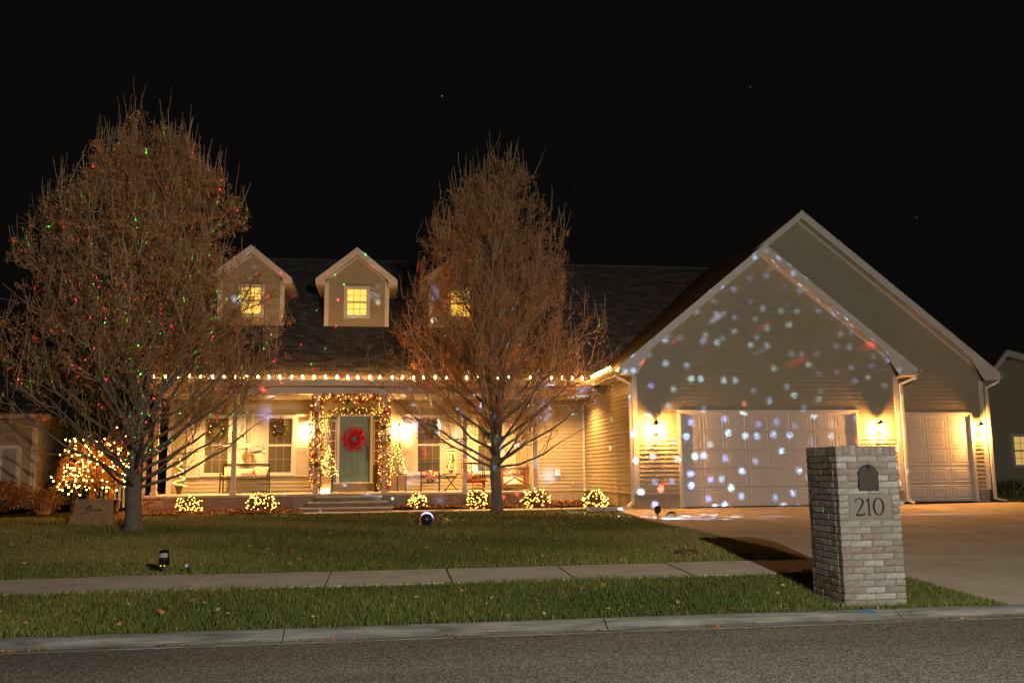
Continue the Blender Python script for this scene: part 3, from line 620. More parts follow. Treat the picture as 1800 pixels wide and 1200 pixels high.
def shutter(x0, x1, z0, z1, yw):
    g = G(); y0 = yw-0.055; s = 0.05; zm = z0+(z1-z0)*0.42
    g.box(x0, x0+s, y0, yw, z0, z1); g.box(x1-s, x1, y0, yw, z0, z1); g.box(x0+s, x1-s, y0, yw, z0, z0+0.07); g.box(x0+s, x1-s, y0, yw, z1-0.07, z1); g.box(x0+s, x1-s, y0, yw, zm-0.035, zm+0.035)
    sh = g.build('shutter', WHITE, HOUSE); g = G(); z = z0+0.075
    while z < z1-0.11:
        if not (zm-0.075 < z < zm+0.035): g.add([(x0+s, y0+0.012, z), (x1-s, y0+0.012, z), (x1-s, y0+0.034, z+0.042), (x0+s, y0+0.034, z+0.042)], [(0, 1, 2, 3)])
        z += 0.038
    g.build('louvres', WHITE, sh, kind='stuff')
YW = 28.425
for x0, x1, z0, z1 in ((-5.63, -4.87, 0.99, 2.71), (-3.73, -2.97, 0.99, 2.71), (0.87, 1.63, 0.97, 2.70), (2.78, 3.54, 0.97, 2.70)):
    window(x0, x1, z0, z1, YW, None, 3, 2)
    shutter(x0-0.49, x0-0.085, z0-0.1, z1+0.1, YW); shutter(x1+0.085, x1+0.49, z0-0.1, z1+0.1, YW)

# front door with sidelights
g = G()
for xa, xb in ((-1.93, -1.84), (-1.615, -1.535), (-0.585, -0.505), (-0.28, -0.19)): g.box(xa, xb, YW-0.075, YW, 0.70, 2.74)
g.box(-1.93, -0.19, YW-0.078, YW, 2.741, 2.83); g.box(-1.95, -0.17, YW-0.13, YW, 0.655, 0.699)
g.build('door_frame', WHITE, HOUSE)
g = G(); g.box(-1.533, -0.587, YW-0.045, YW-0.005, 0.70, 2.74); door = g.build('front_door', TEAL, HOUSE)
def raised(x0, x1, z0, z1, y, mat, parent, name='door_panel'):
    q = G(); R_ = lambda m, yy: [(x0+m, yy, z0+m), (x1-m, yy, z0+m), (x1-m, yy, z1-m), (x0+m, yy, z1-m)]
    L_ = [R_(0, y), R_(0.006, y-0.012), R_(0.03, y-0.003), R_(0.06, y-0.003), R_(0.09, y-0.014)]
    q.v = [p for l in L_ for p in l]; q.f = [(k*4+i, k*4+(i+1) % 4, (k+1)*4+(i+1) % 4, (k+1)*4+i) for k in range(4) for i in range(4)]+[(16, 17, 18, 19)]
    return q.build(name, mat, parent)
for xa, xb in ((-1.41, -1.10), (-1.02, -0.71)):
    for z0, z1 in ((2.40, 2.64), (1.60, 2.30), (0.86, 1.48)): raised(xa, xb, z0, z1, YW-0.0455, TEAL, door)
g = G(); g.box(-0.70, -0.64, YW-0.062, YW-0.046, 1.35, 1.80); g.tube([(-0.67, YW-0.06, 1.52), (-0.67, YW-0.11, 1.54), (-0.67, YW-0.11, 1.66), (-0.67, YW-0.06, 1.70)], 0.011, 6); g.ball((-0.67, YW-0.075, 1.77), 0.022); g.build('door_handle', BRONZE, door)
for xa, xb in ((-1.838, -1.617), (-0.503, -0.282)):
    g = G(); g.box(xa, xb, YW-0.04, YW-0.005, 0.70, 2.74); sl = g.build('sidelight', TEAL, HOUSE)
    g = G(); a, b, c, d = xa+0.02, xb-0.02, 1.02, 2.62
    g.box(a, a+0.03, YW-0.06, YW-0.04, c, d); g.box(b-0.03, b, YW-0.06, YW-0.04, c, d)
    for k in range(6): z = c+(d-c-0.03)*k/5; g.box(a+0.03, b-0.03, YW-0.06, YW-0.04, z, z+0.03)
    g.build('sidelight_frame', WHITE, sl)
    for k in range(5):
        z = c+(d-c-0.03)*k/5+0.03; g = G(); g.box(a+0.03, b-0.03, YW-0.047, YW-0.041, z, z+(d-c-0.03)/5-0.03); g.build('pane', M('sidelight_glass', (0.20, 0.11, 0.055), 0.12, 0.8, coat=0.8), sl)
# outlet box and hose tap on the right-hand wall
g = G(); g.box(5.29, 5.46, 28.33, 28.43, 0.83, 1.03); g.box(5.32, 5.43, 28.31, 28.33, 0.94, 1.0); g.build('outlet_box', WHITE, HOUSE)
g = G(); g.lathe([(0.05, 0), (0.05, 0.02)], (0, 0, 0), 10); g.v = [(5.86+x, 28.41-z, 0.60+y) for x, y, z in g.v]; g.tube([(5.86, 28.41, 0.60), (5.86, 28.30, 0.59), (5.86, 28.27, 0.53)], 0.016, 8); g.tube([(5.82, 28.33, 0.65), (5.90, 28.33, 0.65)], 0.012, 6); g.build('hose_tap', M('brass', (0.6, 0.48, 0.3), 0.4, 0.5, metal=0.6), HOUSE)

# dormers
def dormer(xc):
    yd, hw, zb0 = 27.62, 0.963, mz(27.62)-0.01; ze = 6.977; s = 0.8127; apx = ze+s*hw
    g = G(); d = siding('dormer', HOUSE, xc-hw, xc+hw, zb0, apx, yd, 'X', -1, lambda z: (xc-hw if z < ze else xc-hw+(z-ze)/s, xc+hw if z < ze else xc+hw-(z-ze)/s))
    d['kind'] = 'stuff'
    for sgn in (-1, 1):   # cheek walls
        X = xc+sgn*hw
        cw = G(); n = int((ze-zb0)/LAP)
        for k in range(n+1):
            z = zb0+LAP*k; z2 = min(z+LAP, ze+0.05)
            if z >= ze+0.05: break
            y2 = 25+(z2-3.56)/0.735+0.05
            cw.add([(X+sgn*0.02, yd, z), (X+sgn*0.02, max(y2, yd+0.01), z), (X, max(y2, yd+0.01), z2), (X, yd, z2)], [(0, 1, 2, 3)])
        cw.build('cheek_wall', SIDING, d, kind='stuff')
        g = G(); g.box(min(X, X-sgn*0.10), max(X, X-sgn*0.10), yd-0.035, yd-0.0, zb0, ze+0.02); g.box(min(X, X+sgn*0.03), max(X, X+sgn*0.03), yd-0.035, yd+0.08, zb0, ze+0.02); g.build('corner_board', WHITE, d)
        oh, yf = 0.286, yd-0.32      # overhang
        xe = xc+sgn*(hw+oh); zee = ze-s*oh+0.10; za_ = zee+s*(hw+oh)
        yb_e = 25+(zee-3.56)/0.735+0.15; yb_a = 25+(za_-3.56)/0.735+0.15
        g = G(); g.prism([(xe, yf, zee+0.05), (xc+sgn*0.001, yf, za_+0.05), (xc+sgn*0.001, yb_a, za_+0.05), (xe, yb_e, zee+0.05)], (0, 0, -0.045)); g.build('dormer_roof', ROOFY, d)
        g = G(); g.prism([(xe, yf-0.03, zee+0.02), (xc, yf-0.03, za_+0.02), (xc, yf-0.03, za_-0.19), (xc+sgn*(hw-0.0), yf-0.03, zee+s*oh-0.19), (xc+sgn*hw, yf-0.03, zee-0.13), (xe, yf-0.03, zee-0.13)], (0, 0.03, 0)); g.build('rake_board', WHITE, d)
        g = G(); g.prism([(xe, yf-0.05, zee+0.052), (xc, yf-0.05, za_+0.052), (xc, yf-0.05, za_+0.012), (xe, yf-0.05, zee+0.012)], (0, 0.05, 0)); g.build('drip_edge', WHITE, d)
        g = G(); g.prism([(xc+sgn*hw, yf, zee+s*oh-0.16), (xc, yf, za_-0.16), (xc, yd, za_-0.16), (xc+sgn*hw, yd, zee+s*oh-0.16)], (0, 0, 0.012)); g.build('rake_soffit', SOFFIT, d)
        xa, xb = sorted((xe-sgn*0.02, X)); g = G(); g.box(xa, xb, yf, yb_e-0.1, zee-0.13, zee-0.115); g.build('eave_soffit', SOFFIT, d)
        g = G(); xa, xb = sorted((xe, xe-sgn*0.022)); g.box(xa, xb, yf, yb_e-0.1, zee-0.128, zee+0.0); g.build('fascia', WHITE, d)
        g = G(); g.prism([(xc+sgn*hw, yd-0.035, zee+s*oh-0.17), (xc, yd-0.035, za_-0.17), (xc, yd-0.035, za_-0.22), (xc+sgn*hw, yd-0.035, zee+s*oh-0.22)], (0, 0.03, 0)); g.build('frieze_strip', WHITE, d)
    window(xc-0.325, xc+0.325, zb0+0.325, zb0+1.19, yd-0.02, LITWIN, 3, 2, d, sub=False)
for xc in (-4.24, -1.04, 2.19): dormer(xc)
#--PART2--
# ------------------------------------------------------------------ street lamp across the road (its light falls on the whole front)
sl_ = thing('street_lamp', 'street lamp on the far side of the road opposite the mailbox', 'street lamp', (3.4, -2.1, -0.5))
g = G(); g.lathe([(0.12, 0), (0.12, 0.25), (0.075, 0.35), (0.045, 4.3)], (3.4, -2.1, -0.5), 12); g.build('pole', BRONZE, sl_)
g = G(); g.tube([(3.4, -2.1, 3.7), (3.4, -1.9, 4.08), (3.4, -1.6, 4.14)], 0.03, 8); g.build('arm', BRONZE, sl_)
g = G(); g.lathe([(0.02, 0.14), (0.16, 0.08), (0.20, 0.0), (0.18, 0.0), (0.15, 0.06)], (3.4, -1.5, 4.10), 14, 1, 1.5); g.build('lamp_head', BRONZE, sl_)
g = G(); g.ball((3.4, -1.5, 4.06), 0.08, 10, 8); g.build('globe', M('street_globe', (1, 0.95, 0.85), 0.3, 0.3, emit=(1, 0.92, 0.78), es=30), sl_, smooth=True)
light('street_light', 'POINT', (3.4, -1.5, 3.92), 4400, STREET, 0.06)

# ------------------------------------------------------------------ brick mailbox pier
MX0, MX1, MY0, MY1, MZ0, MZ1 = 4.755, 5.460, 9.05, 9.755, -0.49, 1.205
MAIL = thing('brick_mailbox', 'square pale brick mailbox pier with house number 210 at the curb', 'mailbox', ((MX0+MX1)/2, (MY0+MY1)/2, MZ0))
g = G(); g.box(MX0+0.012, MX1-0.012, MY0+0.012, MY1-0.012, MZ0-0.2, MZ1-0.012); g.build('mortar_core', MORTAR, MAIL)
ROWH = 0.0685; CAPH = 0.112; J = 0.010
def brick_mesh(l, d, h):
    """brick with chipped, slightly bevelled edges centred on the origin"""
    g = G(); b = 0.004; v = []
    for sx in (-1, 1):
        for sy_ in (-1, 1):
            for sz in (-1, 1):
                j = lambda: RNG.uniform(-0.0022, 0.0022)
                v += [(sx*(l/2-b)+j(), sy_*d/2+j()*0.7, sz*(h/2-b)+j()), (sx*l/2+j()*0.7, sy_*(d/2-b)+j(), sz*(h/2-b)+j()), (sx*(l/2-b)+j(), sy_*(d/2-b)+j(), sz*h/2+j()*0.7)]
    import itertools
    idx = {k: i for i, k in enumerate(itertools.product((-1, 1), (-1, 1), (-1, 1)))}
    def a(x, y, z, k): return idx[(x, y, z)]*3+k
    f = [(a(-1,s,-1,0), a(1,s,-1,0), a(1,s,1,0), a(-1,s,1,0))[::-s] for s in (-1, 1)]
    f += [(a(s,-1,-1,1), a(s,1,-1,1), a(s,1,1,1), a(s,-1,1,1))[::s] for s in (-1, 1)]
    f += [(a(-1,-1,s,2), a(1,-1,s,2), a(1,1,s,2), a(-1,1,s,2))[::s] for s in (-1, 1)]
    for x in (-1, 1):
        for y in (-1, 1): f.append((a(x,y,-1,0), a(x,y,-1,1), a(x,y,1,1), a(x,y,1,0)))
    for x in (-1, 1):
        for z in (-1, 1): f.append((a(x,-1,z,1), a(x,1,z,1), a(x,1,z,2), a(x,-1,z,2)))
    for y in (-1, 1):
        for z in (-1, 1): f.append((a(-1,y,z,0), a(1,y,z,0), a(1,y,z,2), a(-1,y,z,2)))
    for x in (-1, 1):
        for y in (-1, 1):
            for z in (-1, 1): f.append((a(x,y,z,0), a(x,y,z,1), a(x,y,z,2)))
    g.v = v; g.f = f; return g
BM = {}
def brick(l, d, h, loc):
    key = (round(l, 3), round(d, 3), round(h, 3), RNG.randrange(5))
    loc = Vector(loc)+Vector((RNG.uniform(-.002, .002), RNG.uniform(-.0016, .0016), RNG.uniform(-.001, .001)))
    if key not in BM:
        o = brick_mesh(l, d, h).build('brick', BRK[key[3]], MAIL, loc=loc); BM[key] = o.data
    else: o = link('brick', BM[key], MAIL, loc=loc)
    if RNG.random() < 0.5: o.rotation_euler.z = math.pi
nrow = int((MZ1-MZ0-CAPH)/ROWH)+1; TH = 0.09
PLQ = (4.875, 5.365, 0.430, 0.672)
for r in range(nrow):
    zc = MZ1-CAPH-ROWH*(r+0.5)
    for face in range(4):
        q = 0.235; n = 3
        full = (r+face) % 2 == 0
        segs = [(q*k, q*(k+1)) for k in range(3)] if full else [(0, q/2), (q/2, q*1.5), (q*1.5, q*2.5), (q*2.5, q*3)]
        # corner bricks turn the corner: the face that starts short is backed by its neighbour
        for s0, s1 in segs:
            l = s1-s0-J; m = (s0+s1)/2
            if face == 0:
                if MX0+m+l/2 > PLQ[0]+0.005 and MX0+m-l/2 < PLQ[1]-0.005 and PLQ[2] < zc < PLQ[3]:
                    lo, hi = MX0+m-l/2, MX0+m+l/2
                    if lo < PLQ[0]-0.03: brick(PLQ[0]-0.006-lo, TH, ROWH-J, ((lo+PLQ[0]-0.006)/2, MY0+TH/2, zc))
                    if hi > PLQ[1]+0.03: brick(hi-PLQ[1]-0.006, TH, ROWH-J, ((hi+PLQ[1]+0.006)/2, MY0+TH/2, zc))
                    continue
                brick(l, TH, ROWH-J, (MX0+m, MY0+TH/2, zc))
            elif face == 2: brick(l, TH, ROWH-J, (MX0+m, MY1-TH/2, zc))
            else:
                y0, y1 = MY0+s0+J/2, MY0+s1-J/2
                y0 = max(y0, MY0+TH+0.001) if not full or s0 > 0 else MY0+TH+0.001; y1 = min(y1, MY1-TH-0.001)
                if y1-y0 < 0.02: continue
                o_x = MX0+TH/2+0.001 if face == 1 else MX1-TH/2-0.001
                brick(TH, y1-y0, ROWH-J, (o_x, (y0+y1)/2, zc))
for k in range(9):
    w = 0.705/9
    for j in range(3): brick(w-J, 0.235-J, CAPH-J, (MX0+w*(k+0.5), MY0+0.235*(j+0.5), MZ1-CAPH/2))
g = G(); g.box(PLQ[0], PLQ[1], MY0+0.002, MY0+0.06, PLQ[2], PLQ[3]); g.build('number_stone', M('number_stone', (0.165, 0.155, 0.135), 0.9, 0.15, col2=(0.205, 0.165, 0.135), vs=7, bump=0.25, bs=40), MAIL)
def ribbon(pts, hw, y, th, name, mat, parent, closed=False):
    """stroke of varying half-width in the XZ plane, extruded towards -Y"""
    P = [Vector((p[0], 0, p[1])) for p in pts]; n = len(P); Lp = []; Rp = []
    for i in range(n):
        a = P[(i-1) % n] if closed else P[max(i-1, 0)]; b = P[(i+1) % n] if closed else P[min(i+1, n-1)]
        d = (b-a).normalized(); nn = Vector((-d.z, 0, d.x)); w = hw[i] if hasattr(hw, '__len__') else hw
        Lp.append(P[i]+nn*w); Rp.append(P[i]-nn*w)
    g = G(); m = n if closed else n-1; vs = []
    for l, r in zip(Lp, Rp): vs += [(l.x, y-th, l.z), (r.x, y-th, r.z), (l.x, y, l.z), (r.x, y, r.z)]
    fs = []
    for i in range(m):
        a, b = i*4, ((i+1) % n)*4; fs += [(a, a+1, b+1, b), (a+2, a, b, b+2), (a+1, a+3, b+3, b+1)]
    if not closed: fs += [(0, 2, 3, 1), (m*4, m*4+1, m*4+3, m*4+2)]
    g.add(vs, fs); return g.build(name, mat, parent)
dgy, dgt = MY0+0.001, 0.006; z0n, hN = 0.462, 0.185
def N(x, z): return (x, z0n+z*hN)
pts = [N(4.945, 0.78), N(4.950, 0.88), N(4.968, 0.965), N(4.995, 0.99), N(5.018, 0.94), N(5.030, 0.83), N(5.026, 0.68), N(5.008, 0.50), N(4.984, 0.32), N(4.962, 0.16), N(4.952, 0.05)]
ribbon(pts, [0.006, 0.005, 0.0035, 0.004, 0.007, 0.010, 0.010, 0.008, 0.006, 0.0045, 0.004], dgy, dgt, 'numeral_two', NUMB, MAIL)
ribbon([N(4.945, 0.04), N(5.00, 0.04), N(5.035, 0.05), N(5.050, 0.17)], [0.009, 0.009, 0.008, 0.003], dgy, dgt+0.0006, 'numeral_two_foot', NUMB, MAIL)
ribbon([N(5.094, 0.99), N(5.096, 0.02)], 0.0085, dgy, dgt, 'numeral_one', NUMB, MAIL); ribbon([N(5.070, 0.80), N(5.096, 0.97)], [0.004, 0.007], dgy, dgt+0.0006, 'numeral_one_flag', NUMB, MAIL); ribbon([N(5.074, 0.018), N(5.118, 0.018)], 0.0035, dgy, dgt+0.0009, 'numeral_one_foot', NUMB, MAIL)
el = [(5.205+0.055*math.cos(2*math.pi*k/28), z0n+hN*(0.5+0.48*math.sin(2*math.pi*k/28))) for k in range(28)]
ribbon(el, [0.0035+0.0075*abs(math.cos(2*math.pi*k/28))**1.3 for k in range(28)], dgy, dgt, 'numeral_zero', NUMB, MAIL, True)
cx, w2, zb1, zt1 = 5.108, 0.108, 0.728, 0.998
arch = [(cx-w2, MY0-0.012, zb1), (cx+w2, MY0-0.012, zb1)]+[(cx+w2*math.cos(a), MY0-0.012, zt1-w2+w2*math.sin(a)) for a in np.linspace(0, math.pi, 15)]
g = G(); g.prism(arch, (0, 0.03, 0)); md = g.build('mailbox_door', BRONZE, MAIL)
g = G(); lip = [(cx+(p[0]-cx)*1.08, p[1]+0.008, zb1+(p[2]-zb1)*1.04-0.006) for p in arch]; g.prism(lip, (0, 0.012, 0)); g.build('door_lip', BLACK, md)
g = G(); g.box(cx-0.012, cx+0.012, MY0-0.036, MY0-0.012, zt1-0.035, zt1-0.005); g.build('latch', BLACK, md)
g = G()
for k in range(14): g.ball((4.70+RNG.uniform(-0.05, 0.04)+k*0.006, MY0+0.12-k*0.012, -0.455), RNG.uniform(0.012, 0.026), 6, 4, 0.7)
tag(g.build('broken_mortar', MORTAR, kind='stuff'), 'crumbled mortar bits at the foot of the brick mailbox', 'rubble')

# ------------------------------------------------------------------ bare pear trees
def norm(v): return v/np.maximum(np.linalg.norm(v, axis=-1, keepdims=True), 1e-9)
def curves(P, D, L, upb, n, wob):
    """quadratic branches bending upwards -> (N, n, 3)"""
    t = np.linspace(0, 1, n)[None, :, None]; N_ = len(P)
    upv = np.array([0, 0, 1.0])
    D2 = norm(D+upv*upb[:, None])
    pts = P[:, None]+(D[:, None]*(t-0.5*t*t)+D2[:, None]*(0.5*t*t))*L[:, None, None]
    w = NR.normal(0, 1, (N_, n, 3))*wob*L[:, None, None]; w[:, 0] = 0
    return pts+np.cumsum(w, 1)*0.5
def tubes(C, r0, r1, ns=3):
    """tapered tubes along curves C (N,n,3)"""
    N_, n, _ = C.shape; T = norm(np.gradient(C, axis=1)); ref = np.where(np.abs(T[..., :1]) < 0.8, np.array([1.0, 0, 0]), np.array([0, 1.0, 0]))
    u = norm(np.cross(T, ref)); w = np.cross(T, u); tt = np.linspace(0, 1, n)[None, :]
    r = (r0[:, None]*(1-tt)+r1[:, None]*tt)
    V = np.stack([C+(u*math.cos(a)+w*math.sin(a))*r[..., None] for a in 2*np.pi*np.arange(ns)/ns], 2)   # N,n,ns,3
    base = (np.arange(N_)*n*ns)[:, None, None]; i = np.arange(n-1)[None, :, None]*ns; j = np.arange(ns)[None, None, :]; j2 = (j+1) % ns
    a = base+i+j; b = base+i+j2; c = base+i+ns+j2; d = base+i+ns+j
    F = np.concatenate([np.stack([a, b, c], -1).reshape(-1, 3), np.stack([a, c, d], -1).reshape(-1, 3)])
    per = np.repeat(np.arange(N_), (n-1)*ns)
    return V.reshape(-1, 3), F, np.concatenate([per, per])
class Acc:
    def __init__(s): s.V = []; s.F = []; s.T = []; s.o = 0
    def add(s, V, F, t): s.V.append(V); s.F.append(F+s.o); s.T.append(t); s.o += len(V)
    def out(s): return np.concatenate(s.V), np.concatenate(s.F), np.concatenate(s.T)
def pear(base, label, env, H, trunk_r, fork, seed, leaders, nlimb, leafn):
    global NR
    NR = np.random.default_rng(seed)
    T = thing('pear_tree', label, 'tree', base, 'bare pear trees on the front lawn')
    b = np.array(base, float); eh, er = np.array([e[0] for e in env]), np.array([e[1] for e in env])
    R_ = lambda z: np.interp(z, eh, er)
    # trunk
    g = G(); path = [(b[0]+0.02*math.sin(k), b[1], b[2]-0.1+k*(fork+0.15)/6) for k in range(7)]
    g.tube(path, [trunk_r*1.45, trunk_r*1.12, trunk_r, trunk_r*0.97, trunk_r*0.98, trunk_r*1.02, trunk_r*0.8], 14); g.build('trunk', BARK, T, smooth=True)
    # leaders
    LC = []; g = G()
    for (ax_, tilt, top, rr) in leaders:
        d = np.array([math.sin(tilt)*math.cos(ax_), math.sin(tilt)*math.sin(ax_), math.cos(tilt)]); st = b+np.array([0, 0, fork-0.12])
        pts = [st+d*(top-fork)*t+np.array([0.05*math.sin(5*t+ax_), 0.05*math.cos(4*t+ax_), 0])*t*1.2 for t in np.linspace(0, 1, 12)]
        LC.append(np.array(pts)); g.tube(pts, [rr*(1-t)**0.8+0.008 for t in np.linspace(0, 1, 12)], 8)
    # limbs
    P = []; D = []; L = []; U = []; R0 = []
    for k in range(nlimb):
        f = (k+0.5)/nlimb; z = fork-0.28+(H*0.80-fork)*f**1.45
        lc = LC[k % len(LC)]; zz = lc[:, 2]-b[2]; p = np.array([np.interp(z, zz, lc[:, i]) for i in range(3)])
        if z < fork: p = b+np.array([0, 0, z])
        az = 2.39996*k+NR.uniform(-0.3, 0.3); el = np.interp(f, [0, 0.18, 0.45, 1], [rad(14), rad(26), rad(46), rad(70)])+NR.uniform(-0.1, 0.1)
        d = np.array([math.cos(az)*math.cos(el), math.sin(az)*math.cos(el), math.sin(el)])
        best = 0.3
        for l in np.arange(0.4, 5.2, 0.1):
            q = p+(d*0.5+norm(d+np.array([0, 0, 0.5]))*0.5)*l-b
            if math.hypot(q[0], q[1]) < R_(q[2])*0.93 and q[2] < H*0.97: best = l
            else: break
        P.append(p); D.append(d); L.append(best*NR.uniform(0.70, 1.08)); U.append(0.5); R0.append(0.011+0.0085*best)
    P, D, L, U, R0 = map(np.array, (P, D, L, U, R0)); C1 = curves(P, D, L, U, 10, 0.018)
    for c, r in zip(C1, R0): g.tube([tuple(p) for p in c], list(np.linspace(r, 0.007, 10)), 6)
    g.build('limbs', BARK, T, smooth=True)
    acc = Acc()
    def children(C, Lp, per, t0, lmin, lmax, up, spread, upb, n, r0, r1, lim=True, ns=3, tintb=0.4):
        N_, m, _ = C.shape; k = N_*per
        idx = np.repeat(np.arange(N_), per); t = NR.uniform(t0, 0.98, k)*(m-1); i0 = np.minimum(t.astype(int), m-2); fr = (t-i0)[:, None]
        p = C[idx, i0]*(1-fr)+C[idx, i0+1]*fr; tan = norm(C[idx, i0+1]-C[idx, i0])
        rnd = NR.normal(0, 1, (k, 3)); perp = norm(rnd-tan*(rnd*tan).sum(1, keepdims=True)); outw = p-b; outw[:, 2] = 0; outw = norm(outw)
        d = norm(tan*0.75+perp*spread+np.array([0, 0, up])+outw*0.2)
        l = NR.uniform(lmin, lmax, k)*(Lp[idx]**0.5 if Lp is not None else 1)
        tip = p+d*l[:, None]-b; rr = np.hypot(tip[:, 0], tip[:, 1]); lim_ = R_(tip[:, 2])*(1.02+0.13*np.sin(2*np.arctan2(tip[:, 1], tip[:, 0])+1.4*tip[:, 2]+seed)+0.07*np.sin(5*np.arctan2(tip[:, 1], tip[:, 0])-2.3*tip[:, 2]))
        if lim: l = np.where(rr > lim_, l*0.45, l); keep = np.hypot(p[:, 0]-b[0], p[:, 1]-b[1]) < R_(p[:, 2]-b[2])*1.08
        else: keep = np.ones(k, bool)
        keep &= NR.random(k) < np.clip((p[:, 2]-b[2]-0.6)/2.6, 0.28, 1.0)
        p, d, l = p[keep], d[keep], l[keep]; Cc = curves(p, d, l, np.full(len(p), upb), n, 0.03)
        V, F, per_ = tubes(Cc, np.full(len(p), r0)*NR.uniform(0.7, 1.3, len(p)), np.full(len(p), r1), ns)
        acc.add(V, F, np.clip(NR.normal(tintb, 0.2, len(p)), 0, 1)[per_]); return Cc, l
    LCa = np.array([c[np.linspace(3, 11, 9).astype(int)] for c in LC])
    C2a, l2a = children(C1, L, 12, 0.15, 0.40, 0.85, 0.28, 0.95, 0.6, 6, 0.0115, 0.004, ns=4, tintb=0.5)
    C2b, l2b = children(LCa, np.full(len(LCa), 1.6), 26, 0.2, 0.5, 0.9, 0.55, 0.6, 0.9, 6, 0.0115, 0.004, ns=4, tintb=0.5)
    C2 = np.concatenate([C2a, C2b]); l2 = np.concatenate([l2a, l2b])
    C3, l3 = children(C2, l2, 8, 0.12, 0.25, 0.62, 0.22, 1.0, 0.45, 4, 0.0062, 0.0026)
    C4, l4 = children(C3, None, 3, 0.1, 0.07, 0.26, 0.1, 1.1, 0.3, 3, 0.0040, 0.0022)
    # long upright shoots that feather the outline
    sel = NR.random(len(C3)) < 0.24; S = C3[sel]; tipz = S[:, -1, 2]-b[2]
    k = len(S); ps = S[:, -1]; ds = norm(np.c_[NR.normal(0, 0.2, k), NR.normal(0, 0.2, k), np.ones(k)]); tipr = np.hypot(ps[:, 0]-b[0], ps[:, 1]-b[1])
    ls = NR.uniform(0.25, 0.85, k)*np.where(tipr > R_(tipz)*0.6, 1.0, 0.6); Cs = curves(ps, ds, ls, np.full(k, 0.5), 4, 0.03)
    V, F, pr_ = tubes(Cs, np.full(k, 0.0062), np.full(k, 0.0038), 3); acc.add(V, F, np.clip(NR.normal(0.75, 0.2, k), 0, 1)[pr_])
    V, F, t = acc.out(); npmesh('twigs', V, F, TWIG, t, T, 'stuff')
    # dry leaves and fruit clusters hanging on the twigs
    allp = np.concatenate([C4.reshape(-1, 3), C3[:, 1:].reshape(-1, 3)]); wgt = np.clip((allp[:, 2]-b[2]-1.6)/2.4, 0.10, 1.0); allp = allp[NR.random(len(allp)) < wgt]; p = np.repeat(allp[NR.integers(0, len(allp), leafn//5)], 5, 0)+NR.normal(0, 0.028, (leafn//5*5, 3)); leafn = len(p)
    d = norm(NR.normal(0, 1, (leafn, 3))+np.array([0, 0, -0.5])); u = norm(np.cross(d, NR.normal(0, 1, (leafn, 3)))); ln = NR.uniform(0.02, 0.055, leafn)[:, None]
    V = np.stack([p, p+d*ln*0.5+u*ln*0.34, p+d*ln, p+d*ln*0.5-u*ln*0.34], 1).reshape(-1, 3)
    F = ((np.arange(leafn)*4)[:, None, None]+np.array([[0, 1, 2], [0, 2, 3]])[None]).reshape(-1, 3)
    npmesh('crown', V, F, DRYLEAF, np.repeat(np.clip(NR.normal(0.45, 0.25, leafn), 0, 1), 2), T, 'stuff')
    return T
pear((-5.27, 19.7, gz(0, 19.7)-0.05), 'larger bare pear tree on the left of the lawn, speckled red and green',
     [(0.6, 0.4), (1.2, 1.9), (1.8, 2.9), (2.5, 3.15), (3.6, 3.2), (4.6, 3.0), (5.6, 2.55), (6.6, 2.1), (7.5, 1.6), (8.2, 1.1), (9.0, 0.5)], 8.75, 0.165, 1.15, 5,
     [(0.3, 0.03, 7.9, 0.115), (2.2, 0.11, 6.9, 0.085), (4.2, 0.12, 6.9, 0.085), (5.6, 0.10, 7.1, 0.08)], 66, 90000)
pear((2.74, 23.0, gz(0, 23.0)-0.05), 'bare pear tree standing before the porch, right of the front door',
     [(0.6, 0.3), (1.2, 1.5), (1.7, 2.6), (2.4, 2.95), (3.6, 3.05), (4.6, 2.95), (5.6, 2.5), (6.7, 2.1), (7.8, 1.65), (8.7, 1.15), (9.6, 0.5)], 9.35, 0.145, 1.45, 9,
     [(2.9, 0.05, 8.0, 0.10), (0.15, 0.07, 7.9, 0.105), (1.5, 0.10, 7.4, 0.07), (4.4, 0.11, 7.6, 0.07)], 58, 38000)
NR = np.random.default_rng(5)

